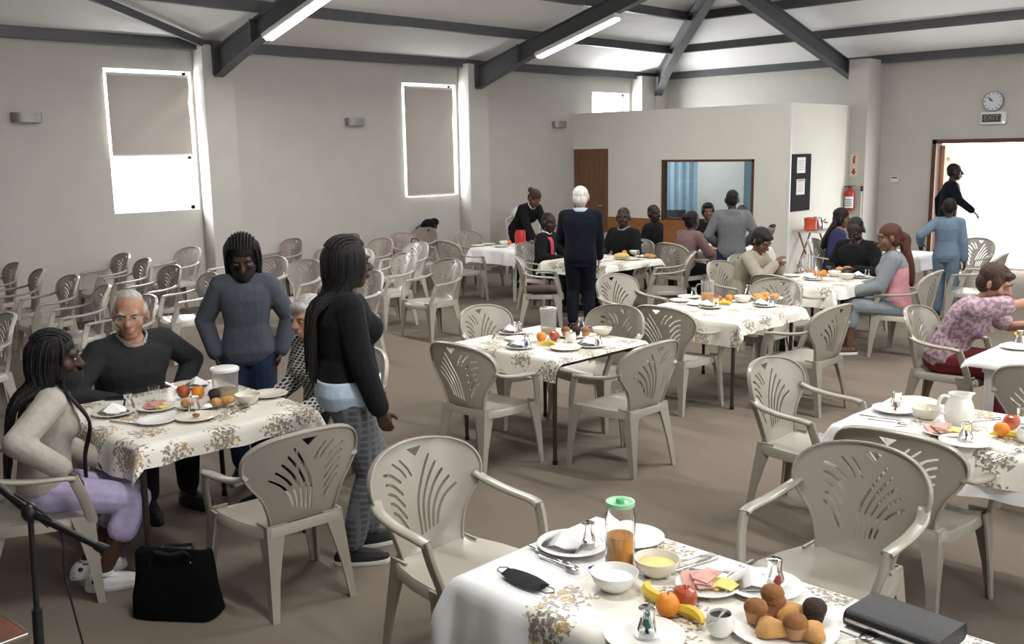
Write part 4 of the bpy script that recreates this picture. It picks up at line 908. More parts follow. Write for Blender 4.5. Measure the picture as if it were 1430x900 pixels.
# ------------------------------------------------------------------ tableware and food
TZ = .741
M_JUICE = nmat('orange_juice', (.80, .33, .03), rough=.25, spec=.4)
M_PALEJ = nmat('pale_fruit_juice', (.55, .36, .10), rough=.25)
M_FROST = nmat('frosted_plastic', (.95, .95, .92), rough=.2, trans=.88, ior=1.1)
M_CLEARP = nmat('clear_plastic', (.96, .97, .96), rough=.06, trans=.92, ior=1.12)
M_ORANGE = nmat('orange_peel', (.72, .24, .02), rough=.4, bump=.15, bscale=150)
M_APPLE = nmat('apple_skin', (.34, .03, .025), rough=.25, col2=(.45, .14, .05), nscale=9)
M_BAN = nmat('banana_skin', (.72, .50, .06), rough=.5, noise=.1, nscale=20)
M_BROWN = nmat('baked_brown', (.26, .11, .035), rough=.8, noise=.25, nscale=25, bump=.4, bscale=60)
M_GOLD = nmat('pastry_gold', (.50, .26, .08), rough=.7, noise=.2, nscale=20, bump=.3, bscale=50)
M_CHOC = nmat('chocolate_muffin', (.035, .018, .014), rough=.8, bump=.4, bscale=60)
M_PAPER = nmat('muffin_paper', (.42, .22, .11), rough=.8, noise=.1)
M_HAM = nmat('ham', (.58, .24, .20), rough=.45, col2=(.66, .42, .36), nscale=30)
M_CHEESE = nmat('cheese', (.78, .62, .18), rough=.5)
M_SUGAR = nmat('white_sugar', (.82, .82, .80), rough=.9, bump=.3, bscale=200)
M_NAP = nmat('paper_napkin', (.84, .84, .83), rough=.9)
M_GREEN = nmat('green_lid', (.10, .42, .16), rough=.35)
PR = {}
def proto(kind, fn):
    if kind not in PR: PR[kind] = fn
    return kind
MESH = {}
def cm(key, fn, mat, ang=40):
    if key not in MESH: MESH[key] = fn().mesh(key, mat, ang)
    return MESH[key]
def one(name, key, fn, mat, x, y, z, rot, label, cat, group=None, ang=40):
    return tag(link(name, cm(key, fn, mat, ang), None, (x, y, z), rot), label, cat, group)
def g_plate(r=.115): return lambda: G().lathe([(0, .004), (r * .55, .004), (r * .66, .008), (r * .97, .018), (r, .017), (r, .015), (r * .66, .002), (r * .55, 0), (0, 0)], 32)
def g_bowl(r=.075, h=.055): return lambda: G().lathe([(0, .008), (r * .5, .010), (r * .8, .028), (r * .96, h), (r, h + .001), (r * 1.0, h - .004), (r * .85, .024), (r * .55, .002), (r * .5, 0), (0, 0)], 28)
def g_glass(): return G().lathe([(.001, .082), (.020, .083), (.024, .080), (.0215, .060), (.023, .045), (.031, .022), (.035, .001), (.033, .001), (.029, .022), (.021, .045), (.0195, .060), (.018, .076), (.001, .077)], 20)
def g_tumbler(): return G().lathe([(0, 0), (.027, 0), (.034, .095), (.032, .095), (.025, .006), (0, .006)], 20)
def g_nap():
    g = G(); g.add([(-.07, -.05, .001), (.06, -.06, .001), (.075, .05, .001), (-.05, .07, .001), (0, 0, .055), (-.01, -.055, .02), (.068, 0, .012), (.01, .062, .024), (-.062, .01, .016)], [(0, 5, 4, 8), (5, 1, 6, 4), (6, 2, 7, 4), (7, 3, 8, 4), (3, 2, 1, 0)]); return g
def g_knife():
    g = G(); g.sweep([(-.105, 0, .004), (-.02, 0, .004)], rrect(.015, .006, .45), scale=[1.1, .8]); g.sweep([(-.022, 0, .004), (.03, .001, .004), (.085, .002, .004), (.105, .005, .004)], rrect(.019, .002, .3), scale=[.6, 1, 1, .15]); return g
def g_fork():
    g = G(); g.sweep([(-.10, 0, .003), (-.03, 0, .006), (.03, 0, .008), (.045, 0, .006)], rrect(.013, .003, .4), scale=[1.1, .5, .55, 1.6])
    for o in (-.009, -.003, .003, .009): g.tube([(.044, o, .006), (.07, o, .003), (.095, o, .007)], [.0014, .0014, .0008], 5)
    return g
def g_spoon():
    g = G(); g.sweep([(-.095, 0, .003), (-.02, 0, .006), (.04, 0, .008)], rrect(.012, .003, .4), scale=[1.1, .5, .6]); g.ell((.064, 0, .008), (.030, .019, .006), None, 14, 6); return g
def g_orange(): return G().lathe([(.001, 0), (.015, .001), (.028, .010), (.036, .030), (.035, .045), (.025, .062), (.010, .068), (.004, .067), (.001, .065)], 20)
def g_apple(): return G().lathe([(.001, .005), (.010, .001), (.024, .006), (.036, .028), (.038, .045), (.030, .064), (.015, .070), (.006, .064), (.001, .060)], 20)
def g_ban():
    return G().tube([(math.cos(a) * .085 - .02, math.sin(a) * .085 - .065, .018) for a in [math.radians(30 + 12 * k) for k in range(11)]], [.005, .010, .015, .017, .0175, .0175, .0175, .016, .013, .008, .004], 6)
def g_muffin(): return G().lathe([(.001, .036), (.024, .030), (.034, .036), (.035, .046), (.028, .060), (.012, .068), (.001, .069)], 18)
def g_cup():
    g = G(); r0, r1 = .023, .033; n = 32
    g.loft([[((r0 if z < .01 else r1) * (1 + .03 * (j % 2)) * math.cos(2 * PI * j / n), (r0 if z < .01 else r1) * (1 + .03 * (j % 2)) * math.sin(2 * PI * j / n), z) for j in range(n)] for z in (0, .038)]); return g
def g_bun(): return G().ell((0, 0, .024), (.042, .030, .024), None, 14, 8)
def g_pastry():
    g = G(); n = 18
    g.loft([[(k * .046 * (1 + .20 * math.cos(3 * a)) * math.cos(a), k * .046 * (1 + .20 * math.cos(3 * a)) * math.sin(a), h) for a in [2 * PI * j / n for j in range(n)]] for h, k in ((0, .8), (.008, .98), (.018, 1), (.030, .86), (.038, .55), (.041, .15))]); return g
def slices(n, w, d, mat_k):
    def f():
        g = G(); rnd = random.Random(n)
        for i in range(n):
            R = Matrix.Rotation(rnd.uniform(-.5, .5), 3, 'Z') @ Matrix.Rotation(rnd.uniform(.05, .25), 3, 'X'); g.box((rnd.uniform(-.012, .012) + (i - n / 2) * .014, rnd.uniform(-.01, .01), .008 + i * .005), (w, d, .004), R)
        return g
    return f
def plate(p, lab, r=.115, mat=None, group='plates'): return one('plate', 'plate%d' % (r * 1000), g_plate(r), mat or M_CHINA, p.x, p.y, p.z, 0, lab, 'plate', group)
def bowl(p, lab, fill=None, r=.075, mat=None):
    t = thing('bowl', lab, 'bowl', p); link('dish', cm('bowl%d' % (r * 1000) + (mat or M_CHINA).name, g_bowl(r), mat or M_CHINA), t)
    if fill: link('contents', cm('fill' + fill.name + str(r), lambda: G().lathe([(0, .044), (r * .4, .042), (r * .82, .036), (r * .80, .03), (0, .03)], 20), fill), t)
    return t
def glass(p, lab, up=False, group='glasses'): return one('drinking_glass', 'tumbler' if up else 'glass', g_tumbler if up else g_glass, M_GLASS, p.x, p.y, p.z, random.uniform(0, 3), lab, 'glass', group)
def napkin(p, lab, rot=0): return one('napkin', 'napkin', g_nap, M_NAP, p.x, p.y, p.z, rot, lab, 'napkin', 'paper napkins', 15)
def sachet(p, lab, mat):
    def f():
        g = G(); g.sweep([(0, 0, .002), (.004, .002, .022), (-.003, 0, .045)], rrect(.026, .010, .4), scale=[.6, 1, .5]); return g
    return one('sachet', 'sachet' + mat.name, f, mat, p.x, p.y, p.z, random.uniform(0, 3), lab, 'sachet', 'sachets under glasses')
def cut(kind, p, rot, lab): return one(kind, kind, {'knife': g_knife, 'fork': g_fork, 'spoon': g_spoon}[kind], M_STEEL, p.x, p.y, p.z, math.radians(rot), lab, kind, 'cutlery')
def fruit(kind, p, rot, lab):
    if kind == 'banana': return one('banana', 'banana', g_ban, M_BAN, p.x, p.y, p.z, math.radians(rot), lab, 'banana')
    t = thing(kind, lab, kind, p); link('flesh', cm(kind, {'orange': g_orange, 'apple': g_apple}[kind], {'orange': M_ORANGE, 'apple': M_APPLE}[kind]), t)
    link('stem', cm('stem', lambda: G().tube([(0, 0, .058), (.002, 0, .078)], .0018, 6), M_BROWN), t); return t
def muffin(p, lab, choc=False):
    t = thing('muffin', lab, 'muffin', p); link('crown', cm('muffin_c' if choc else 'muffin', g_muffin, M_CHOC if choc else M_BROWN), t); link('paper_cup', cm('cup_c' if choc else 'cup', g_cup, M_CHOC if choc else M_PAPER), t); return t
def hamplate(p, where):
    plate(p, 'white plate of sliced ham and cheese ' + where, .10)
    q = p + Vector((-.022, .0, .006)); one('ham_slices', 'ham', slices(5, .055, .085, 0), M_HAM, q.x, q.y, q.z, .5, 'pink ham slices fanned on a plate ' + where, 'ham')
    q = p + Vector((.045, .02, .006)); one('cheese_slices', 'cheese', slices(3, .05, .06, 0), M_CHEESE, q.x, q.y, q.z, .2, 'yellow cheese slices on the ham plate ' + where, 'cheese')
def creamer(p, where):
    t = thing('cream_jug', 'small white china cream jug ' + where, 'jug', p)
    link('body', cm('creamer', lambda: G().lathe([(0, .004), (.024, .004), (.037, .020), (.041, .04), (.036, .062), (.034, .070), (.031, .068), (.033, .06), (.036, .04), (.02, .01), (0, .008)], 24), M_CHINA), t)
    link('contents', cm('creamfill', lambda: G().lathe([(0, .058), (.0325, .058)], 20), nmat('dark_jam', (.03, .02, .012), rough=.2)), t)
def lidjug(p, lab, juice, lvl, r=.062, h=.205, lidmat=None, handle=False, mat=None):
    t = thing('jug', lab, 'jug', p); m = mat or M_FROST; k = 'lj%s%s%s' % (r, h, m.name)
    link('body', cm(k, lambda: G().lathe([(0, 0), (r * .86, 0), (r * .9, .006), (r, h - .02), (r * 1.06, h - .018), (r * 1.06, h), (r * .98, h), (r * .95, h - .02), (r * .85, .010), (0, .010)], 28), m), t)
    link('juice', cm(k + 'j%s%s' % (lvl, juice.name), lambda: G().lathe([(0, .011), (r * .84, .011), (r * (.85 + .1 * lvl / h), lvl), (0, lvl)], 24), juice), t)
    if lidmat: link('lid', cm(k + 'lid' + lidmat.name, lambda: G().lathe([(0, h + .014), (r * .5, h + .014), (r * 1.0, h + .010), (r * 1.09, h + .004), (r * 1.09, h - .010), (r * 1.06, h - .010)], 28), lidmat), t)
    if handle: link('handle', cm(k + 'h', lambda: G().sweep(smooth_path([(-r * .95, 0, h - .03), (-r * 1.5, 0, h - .035), (-r * 1.75, 0, h * .62), (-r * 1.5, 0, h * .3), (-r * .9, 0, h * .24)], 4), rrect(.010, .018, .4), up=(0, 1, 0)), m), t)
    return t
def place(p, where, rot=0, glassup=False, nap=True, sach=None):
    """a place setting: plate, napkin, upturned glass with a sachet"""
    plate(p, 'white plate with an upturned glass on it ' + where, .105)
    if nap: napkin(p + Vector((-.045, .01, .012)), 'folded white paper napkin on a plate ' + where, rot)
    q = p + Vector((.060, .0, .010)); glass(q, 'small upturned drinking glass on a plate ' + where)
    if sach: sachet(q, 'small foil sachet under an upturned glass ' + where, sach)
M_SG = nmat('green_foil', (.03, .17, .14), rough=.3, metal=.5); M_SB = nmat('blue_foil', (.04, .10, .45), rough=.3, metal=.5); M_SR = nmat('red_foil', (.3, .05, .05), rough=.35, metal=.4)

# --- muffin table
w = 'on the muffin table'; z = .746
def o(x, y, zz=None): return on(x, y, zz if zz else z)
p = o(800, 764); plate(p, 'white plate with crystal glass and napkin beside the green-lidded juice jar', .125); napkin(p + Vector((-.02, -.03, .01)), 'folded white napkin beside the green-lidded juice jar', .4); glass(p + Vector((.045, .03, .010)), 'cut-glass tumbler lying upturned beside the green-lidded juice jar')
plate(o(882, 754), 'white plate half hidden behind the green-lidded juice jar', .115)
cut('knife', o(768, 776), -6, 'table knife beside the black face mask'); cut('fork', o(774, 782), -9, 'table fork beside the black face mask'); cut('spoon', o(780, 788), -4, 'dessert spoon beside the black face mask')
t = thing('juice_jar', 'clear glass jar with a green lid, half full of orange juice', 'jar', o(866, 792))
link('glass_body', G().lathe([(0, 0), (.046, 0), (.050, .006), (.048, .06), (.050, .13), (.050, .180), (.044, .196), (.046, .225), (.044, .225), (.042, .196), (.047, .178), (.047, .13), (.045, .06), (.044, .012), (0, .010)], 28).mesh('glass_body', M_GLASS), t)
link('juice', G().lathe([(0, .012), (.0435, .013), (.0445, .06), (.0455, .112), (0, .112)], 24).mesh('juice', M_JUICE), t)
l_ = link('lid', G().lathe([(0, .222), (.030, .222), (.036, .226), (.0475, .228), (.0475, .214), (.046, .214)], 28).mesh('lid', nmat('pale_green_lid', (.30, .62, .38), rough=.3)), t); link('lid_button', G().lathe([(.014, .222), (.014, .232), (.010, .237), (0, .238)], 16).mesh('lid_button', M_GREEN), l_)
bowl(o(858, 822), 'white bowl filled with white sugar', M_SUGAR, .076); bowl(o(917, 802), 'cream bowl with a little yellow butter in it', nmat('butter', (.72, .60, .22), rough=.5), .074, M_CREAM)
one('sweet_wrapper', 'wrapper', lambda: G().sweep([(-.025, 0, .006), (-.008, .004, .009), (.010, -.002, .008), (.028, .002, .006)], rrect(.018, .012, .45), scale=[.4, 1, .9, .4]), nmat('violet_foil', (.10, .06, .35), rough=.3, metal=.4), *o(832, 797), .5, 'crumpled violet sweet wrapper beside the juice jar', 'wrapper')
fruit('banana', o(912, 832), 160, 'yellow banana behind the bright orange on the muffin table'); fruit('banana', o(965, 868), 0, 'yellow banana beside the cream jug on the muffin table')
fruit('orange', o(932, 860), 0, 'bright orange ' + w); fruit('apple', o(956, 851), 0, 'red apple against the bright orange ' + w)
creamer(o(1005, 888), w); cut('spoon', on(1003, 868, z + .075), 20, 'spoon standing in the cream jug on the muffin table').rotation_euler = (0, .75, 2.4)
hamplate(o(988, 822), w)
cut('knife', o(975, 788), 78, 'table knife behind the butter bowl'); cut('fork', o(966, 784), 74, 'table fork behind the butter bowl'); cut('knife', o(1008, 801), 32, 'table knife behind the ham plate on the muffin table')
p = o(1066, 822); plate(p, 'white plate with napkin and glass beside the muffins', .12); napkin(p + Vector((-.04, -.02, .01)), 'peaked white napkin beside the muffins', .9); glass(p + Vector((.02, .03, .012)), 'upturned glass beside the peaked napkin and muffins'); sachet(p + Vector((.05, .0, .012)), 'small red sachet beside the muffins', M_SR)
p = o(1093, 880); plate(p, 'large white platter heaped with muffins', .155)
MU = [(1055, 868, 0), (1110, 890, 0), (1137, 868, 1), (1080, 857, 0)]
for x, y, c in MU: muffin(o(x, y, z + .012), 'dark chocolate muffin on the platter' if c else 'brown muffin in paper cup on the platter', c)['group'] = 'muffins on the platter'
m_ = muffin(o(1078, 848, z + .03), 'brown muffin perched on top of the others'); 
for x, y, r in ((1076, 885, .4), (1131, 890, 1.6), (1104, 862, 2.6)): one('pastry', 'pastry', g_pastry, M_GOLD, *o(x, y, z + .010), r, 'golden triangular pastry on the muffin platter', 'pastry', 'pastries on the platter')
p = o(900, 893); plate(p, 'white plate with an upturned glass and green sachet on the muffin table', .115); glass(p + Vector((0, .01, .01)), 'upturned glass over a green sachet on the muffin table'); sachet(p + Vector((0, .01, .01)), 'green sachet under the upturned glass on the muffin table', M_SG)
cut('spoon', o(1186, 897), 60, 'spoon between the muffins and the black book case')
# black zipped book case
t = thing('book_case', 'thick black zipped book case lying on a white sheet of paper', 'book', on(1262, 884, z + .003), math.radians(-4))
g = G(); g.sweep([(-.135, 0, .026), (.135, 0, .026)], rrect(.185, .050, .4, 3)); part('cover', g, nmat('black_leatherette', (.014, .014, .016), rough=.45, bump=.2, bscale=200), t)
g = G(); g.sweep([(-.128, -.0935, .026), (.128, -.0935, .026)], rrect(.004, .010)); part('zip', g, M_STEEL, t)
one('paper_sheet', 'sheet', lambda: G().box((0, 0, .0008), (.30, .21, .0016)), M_NAP, *on(1238, 878, z), -.05, 'white paper sheet under the black book case', 'paper', None, 0)
# face mask lying on the cloth
t = thing('face_mask', 'black cloth face mask with ear loops lying on white cloth', 'mask', on(733, 812, z), math.radians(-4))
g = G(); n = 14; g.loft([[(-.085 + .17 * i / n, y * (.030 + .012 * math.sin(PI * i / n)), .006 + h * (.010 + .004 * math.sin(i))) for y, h in ((-1, 0), (0, 1), (1, 0), (0, -.35))] for i in range(n + 1)]); part('fabric', g, bmask, t)
for sg in (-1, 1):
    g = G(); g.tube([(sg * .083, -.02, .004), (sg * .115, -.018, .004), (sg * .13, .004, .004), (sg * .112, .022, .004), (sg * .083, .02, .004)], .0018, 5); part('ear_loop', g, bmask, t)

# --- china jug table
w = "on the china jug's table"
t = thing('china_jug', 'large white china jug with a loop handle', 'jug', on(1338, 594, z), math.radians(48))
g = G(); R = []
for r, h, lip in ((.0, 0, 0), (.050, 0, 0), (.062, .02, 0), (.070, .06, 0), (.066, .10, 0), (.052, .135, 0), (.050, .150, .012), (.054, .160, .025), (.049, .160, .023), (.046, .14, 0), (.058, .10, 0), (.060, .05, 0), (.0, .012, 0)): R.append([((r + lip * max(0, math.cos(a)) ** 6) * math.cos(a), r * math.sin(a), h) for a in [2 * PI * j / 28 for j in range(28)]])
g.loft(R, cap=False); part('body', g, M_CHINA, t, 50)
g = G(); g.sweep(smooth_path([(-.046, 0, .142), (-.085, 0, .150), (-.105, 0, .115), (-.092, 0, .07), (-.060, 0, .055)], 5), rrect(.014, .020, .45), up=(0, 1, 0)); part('handle', g, M_CHINA, t, 50)
p = on(1250, 574, z); plate(p, 'white plate with a small sachet, nearest the head of the china jug\'s table', .115); sachet(p, 'small brown sachet lying on a plate ' + w, nmat('brown_sachet', (.18, .09, .05), rough=.5)); glass(on(1252, 568, z), 'upturned glass behind the plate with the brown sachet')
plate(on(1280, 564, z), 'stack plate beside the white china jug', .11, M_CREAM); bowl(on(1294, 584, z), 'cream bowl in front of the white china jug', None, .075, M_CREAM)
cut('knife', on(1230, 585, z), 8, 'knife at the head of the china jug\'s table'); cut('spoon', on(1240, 591, z), 6, 'spoon at the head of the china jug\'s table')
hamplate(on(1318, 606, z), w); p = on(1348, 620, z); plate(p, 'white plate with upturned glass and green sachet ' + w, .115); glass(p + Vector((-.01, .03, .01)), 'upturned glass over a green sachet ' + w); sachet(p + Vector((-.01, .03, .01)), 'green sachet under an upturned glass ' + w, M_SG)
fruit('orange', on(1398, 610, z), 0, 'orange ' + w); fruit('apple', on(1412, 600, z), 0, 'red and yellow apple ' + w); fruit('banana', on(1414, 614, z), 10, 'banana in front of the orange ' + w); creamer(on(1432, 618, z), w)
cut('spoon', on(1412, 634, z), 75, 'spoon near the hanging edge of the china jug\'s table'); cut('fork', on(1404, 640, z), 76, 'fork near the hanging edge of the china jug\'s table'); cut('knife', on(1378, 587, z), 60, 'knife behind the white china jug'); glass(on(1426, 592, z), 'upturned glass behind the apple ' + w)
# --- grey-haired man's table
w = "on the grey-haired man's table"; z = TZ
lidjug(on(316, 556, z), 'white lidded plastic pail with a little pale juice ' + w, M_PALEJ, .055, .075, .17, M_WHITE)
p = on(158, 579, z); plate(p, 'white plate with crumpled napkin ' + w, .11); napkin(p + Vector((0, 0, .01)), 'crumpled napkin ' + w, .3); glass(on(180, 570, z), 'crystal glass beside the dark phone ' + w)
hamplate(on(218, 572, z), w); plate(on(218, 590, z), 'empty white plate ' + w, .10); p = on(274, 585, z); plate(p, 'white plate with a brown crumb ' + w, .11); one('bun_piece', 'crumb', lambda: G().ell((0, 0, .012), (.022, .016, .010)), M_BROWN, p.x, p.y, p.z + .008, .4, 'small brown piece of bread on a plate ' + w, 'bread')
p = on(282, 566, z); plate(p, 'large platter of pastries and fruit ' + w, .15)
fruit('apple', on(257, 556, z + .015), 0, 'red apple on the pastry platter ' + w); fruit('orange', on(277, 556, z + .015), 0, 'orange on the pastry platter ' + w)
for x, y in ((262, 570), (318, 565), (302, 568)): one('bun', 'bun', g_bun, M_GOLD, *on(x, y, z + .014), random.uniform(0, 3), 'golden bun on the pastry platter ' + w, 'bun', 'buns on the platter')
muffin(on(300, 560, z + .014), 'dark muffin on the pastry platter ' + w, True); glass(on(272, 574, z + .012), 'upturned glass standing on the pastry platter ' + w)
bowl(on(346, 564, z), 'cream bowl beside the juice pail ' + w, M_SUGAR, .07, M_CREAM); plate(on(375, 553, z), 'white plate at the plaid-trousered woman\'s corner', .11); plate(on(265, 540, z), 'white plate behind the fruit ' + w, .11); napkin(on(275, 538, z + .01), 'peaked napkin behind the fruit ' + w, 1)
cut('spoon', on(335, 573, z), 120, 'spoon beside the cream bowl ' + w); cut('knife', on(175, 592, z), 20, 'knife in front of the crumpled napkin ' + w); glass(on(216, 562, z), 'glass dish behind the ham ' + w, True)
one('phone', 'phone', lambda: G().sweep([(-.07, 0, .005), (.07, 0, .005)], rrect(.072, .009, .4)), M_BLACK, *on(166, 557, z), .9, 'black phone lying in front of the grey-haired man', 'phone')
# --- four-chair table
w = 'on the four-chair table'
lidjug(on(766, 466, z), 'frosted white jug with a wide lid ' + w, M_PALEJ, .035, .062, .19, M_FROST)
for x, y, s in ((727, 486, M_SB), (826, 484, M_SR), (716, 466, None)): place(on(x, y, z), w, .5, sach=s)
plate(on(790, 488, z), 'empty white plate ' + w, .11); glass(on(722, 464, z), 'upturned glass near the edge ' + w); glass(on(812, 458, z), 'upturned glass behind the muffins ' + w); plate(on(722, 475, z), 'ham plate ' + w, .09)
fruit('orange', on(756, 477, z), 0, 'orange ' + w); fruit('apple', on(774, 476, z), 0, 'red apple ' + w); fruit('banana', on(768, 484, z), 15, 'banana ' + w); creamer(on(797, 478, z), w); bowl(on(841, 468, z), 'cream bowl ' + w, None, .075, M_CREAM)
plate(on(803, 470, z), 'platter of muffins ' + w, .13)
for x, y, c in ((790, 469, 0), (805, 468, 1), (818, 470, 0)): muffin(on(x, y, z + .012), ('dark' if c else 'brown') + ' muffin on the platter ' + w, c)['group'] = 'small platter muffins'
cut('knife', on(690, 470, z), -50, 'knife ' + w); cut('fork', on(752, 488, z), 40, 'fork ' + w)
# --- orange-juice table
w = 'on the orange-juice table'
lidjug(on(988, 421, z), 'clear plastic jug with handle and orange juice ' + w, M_JUICE, .075, .062, .19, None, True, M_CLEARP).rotation_euler = (0, 0, .8)
for x, y in ((992, 430), (1068, 428)): place(on(x, y, z), w, .3)
plate(on(950, 421, z), 'empty plate ' + w, .10); plate(on(975, 426, z), 'ham plate ' + w, .10); plate(on(963, 416, z), 'plate near the edge ' + w, .11); glass(on(969, 414, z), 'upturned glass near the edge ' + w); glass(on(1045, 410, z), 'upturned glass behind the fruit ' + w)
fruit('apple', on(1003, 424, z), 0, 'red apple ' + w); fruit('orange', on(1018, 422, z), 0, 'orange ' + w); fruit('banana', on(1014, 426, z), 10, 'banana ' + w); bowl(on(1037, 422, z), 'cream bowl ' + w, None, .08, M_CREAM)
plate(on(1072, 418, z), 'platter of dark pastries ' + w, .14)
for x, y in ((1058, 416), (1068, 414), (1082, 416), (1076, 419), (1062, 420)): one('pastry', 'pastry', g_pastry, M_GOLD, *on(x, y, z + .012), random.uniform(0, 6), 'brown pastry on the platter ' + w, 'pastry', 'pastries at the juice table')
# --- bald man's table
w = "on the bald man's table"
lidjug(on(1130, 380, z), 'clear plastic jug nearly empty of juice ' + w, M_JUICE, .03, .06, .19, None, True, M_CLEARP)
place(on(1136, 391, z), w, .2); place(on(1203, 388, z), w, .8); plate(on(1105, 386, z), 'plate before the beige-coat woman', .10); fruit('orange', on(1150, 386, z), 0, 'orange ' + w); fruit('orange', on(1141, 387, z), 0, 'second orange beside the clear jug ' + w)
plate(on(1180, 379, z), 'platter of dark pastries ' + w, .14)
for x, y in ((1172, 378), (1184, 377), (1192, 379)): one('pastry', 'pastry', g_pastry, M_GOLD, *on(x, y, z + .012), random.uniform(0, 6), 'brown pastry on the platter ' + w, 'pastry', 'pastries at the bald man\'s table')
bowl(on(1183, 390, z), 'cream bowl ' + w, None, .075, M_CREAM); bowl(on(1165, 386, z), 'white bowl ' + w, None, .07); glass(on(1170, 375, z), 'upright glass ' + w, True); glass(on(1115, 380, z), 'upturned glass before the beige-coat woman')
# --- navy-suited man's table, red flask's table and the far tables
w = "on the navy-suited man's table"
for x, y in ((868, 362), (882, 363), (898, 359)): plate(on(x, y, z), 'white plate ' + w, .11)
one('bread_loaf', 'loaf', lambda: G().ell((0, 0, .035), (.10, .05, .035)), nmat('pale_bread', (.58, .42, .16), rough=.8), *on(868, 361, z + .012), .6, 'pale yellow loaf ' + w, 'bread'); fruit('orange', on(872, 357, z), 0, 'orange ' + w); bowl(on(886, 356, z), 'bowl ' + w + ' behind the loaf', None, .07, M_CREAM)
for x, y in ((904, 359), (910, 360)): one('pastry', 'pastry', g_pastry, M_GOLD, *on(x, y, z + .012), 1, 'brown pastry ' + w, 'pastry', 'pastries at the navy table')
glass(on(891, 359, z), 'upturned glass ' + w)
w = "on the red flask's table"
t = thing('vacuum_flask', 'red drinks flask with a lid and spout on white cloth', 'flask', on(727, 343, z)); M_RED = nmat('red_plastic', (.42, .025, .02), rough=.35)
link('body', G().lathe([(0, 0), (.078, 0), (.082, .01), (.078, .19), (.070, .21), (.070, .225), (0, .228)], 24).mesh('body', M_RED), t); link('spout', G().tube([(.07, 0, .03), (.10, 0, .03), (.10, 0, .01)], .01, 8).mesh('spout', M_WHITE), t); link('handle', G().tube([(-.078, 0, .19), (-.11, 0, .17), (-.11, 0, .09), (-.08, 0, .07)], .010, 8).mesh('handle', M_RED), t)
for x, y in ((668, 344), (682, 342), (700, 345), (735, 342)): plate(on(x, y, z), 'white plate ' + w, .11)
bowl(on(704, 342, z), 'bowl of yellow food ' + w, M_CHEESE, .075); fruit('orange', on(711, 342, z), 0, 'orange ' + w); glass(on(738, 346, z), 'upright glass ' + w, True)
w = 'on the table below the office window'
lidjug(on(982, 347, z), 'frosted jug ' + w, M_PALEJ, .04, .06, .21, None, False); plate(on(995, 350, z), 'plate of food ' + w, .11); one('bread_loaf', 'loaf2', lambda: G().ell((0, 0, .02), (.06, .04, .02)), M_GOLD, *on(995, 350, z + .01), .2, 'brown bread ' + w, 'bread'); glass(on(992, 344, z), 'upright glass ' + w, True)
w = 'on the table near the exit wall'
lidjug(on(1238, 359, z), 'frosted jug with a little juice ' + w, M_JUICE, .045, .065, .20, None, False); plate(on(1262, 358, z), 'white plate ' + w, .11); bowl(on(1250, 355, z), 'white bowl ' + w, None, .07)
# --- white table before the woman in the red skirt
w = 'before the woman in the red skirt'
plate(on(1420, 487, z), 'white plate ' + w, .11); one('banana', 'banana', g_ban, M_BAN, *on(1428, 470, z), 1.2, 'banana ' + w, 'banana'); glass(on(1424, 478, z), 'upturned glass ' + w)

# ------------------------------------------------------------------ bags, stand, wall fittings
t = thing('tote_bag', 'black cloth tote bag standing on the carpet', 'bag', (-4.12, 1.92, 0), math.radians(40))
g = G(); R = []
for h, w_, d_ in ((0, .19, .075), (.01, .20, .085), (.12, .195, .075), (.22, .185, .05), (.30, .18, .03), (.315, .178, .022)): R.append([(w_ * math.copysign(abs(math.cos(a)) ** .35, math.cos(a)) + .006 * math.sin(h * 40 + a * 3), d_ * math.copysign(abs(math.sin(a)) ** .5, math.sin(a)) + .008 * math.sin(h * 30 + a * 2), h + .008 * math.sin(a * 3) * (h > .2)) for a in [2 * PI * j / 32 for j in range(32)]])
g.loft(R); part('body', g, nmat('black_bag_cloth', (.004, .004, .0045), rough=.9, spec=.08, bump=.4, bscale=20), t)
for sg in (-1, 1):
    g = G(); g.tube([(-.08, sg * .024, .30), (-.07, sg * .045, .325), (0, sg * .055, .315), (.07, sg * .045, .325), (.08, sg * .024, .30)], .008, 6); part('handle', g, M_BLACK, t)
for x in (-.10, .09):
    g = G(); g.ell((x, -.038, .27), (.006, .004, .006), None, 8, 6); part('rivet', g, M_STEEL, t)
# microphone stand with boom
B0 = on(72, 1150, 0); t = thing('microphone_stand', 'black microphone boom stand beside the brown desk', 'stand', B0)
def rel(x, y, d):
    v = CAM_R * ((x - 715) / FPX) - CAM_U * ((y - 450) / FPX) + CAM_W; return CAM_P + v * d - B0
c0 = rel(42, 716, (B0 - CAM_P + Vector((0, 0, 1))).dot(CAM_W))
for a in (20, 140, 260):
    g = G(); g.tube([(0, 0, .12), (.30 * math.cos(math.radians(a)), .30 * math.sin(math.radians(a)), .012)], .009, 8); part('leg', g, M_BLACK, t)
g = G(); g.tube([(0, 0, .06), tuple(c0 * .62)], .0125, 10); part('pole', g, M_BLACK, t)
g = G(); g.tube([tuple(c0 * .60), tuple(c0)], .009, 10); part('inner_tube', g, M_BLACK, t)
g = G(); g.tube([tuple(c0 * .55), tuple(c0 * .70)], .016, 10); part('clutch', g, M_BLACK, t)
g = G(); g.tube([tuple(c0 * .520), tuple(c0 * .545)], .0145, 10); part('white_band', g, M_WHITE, t)
g = G(); g.ell(tuple(c0), (.026, .026, .03)); part('boom_joint', g, M_BLACK, t); g = G(); g.tube([tuple(c0), tuple(c0 + Vector((.03, .04, -.05)))], .005, 6); part('knob', g, M_BLACK, t)
dpt = (c0 + B0 - CAM_P).dot(CAM_W)
e1 = rel(-60, 632, dpt + .05); e2 = rel(150, 770, dpt - .05)
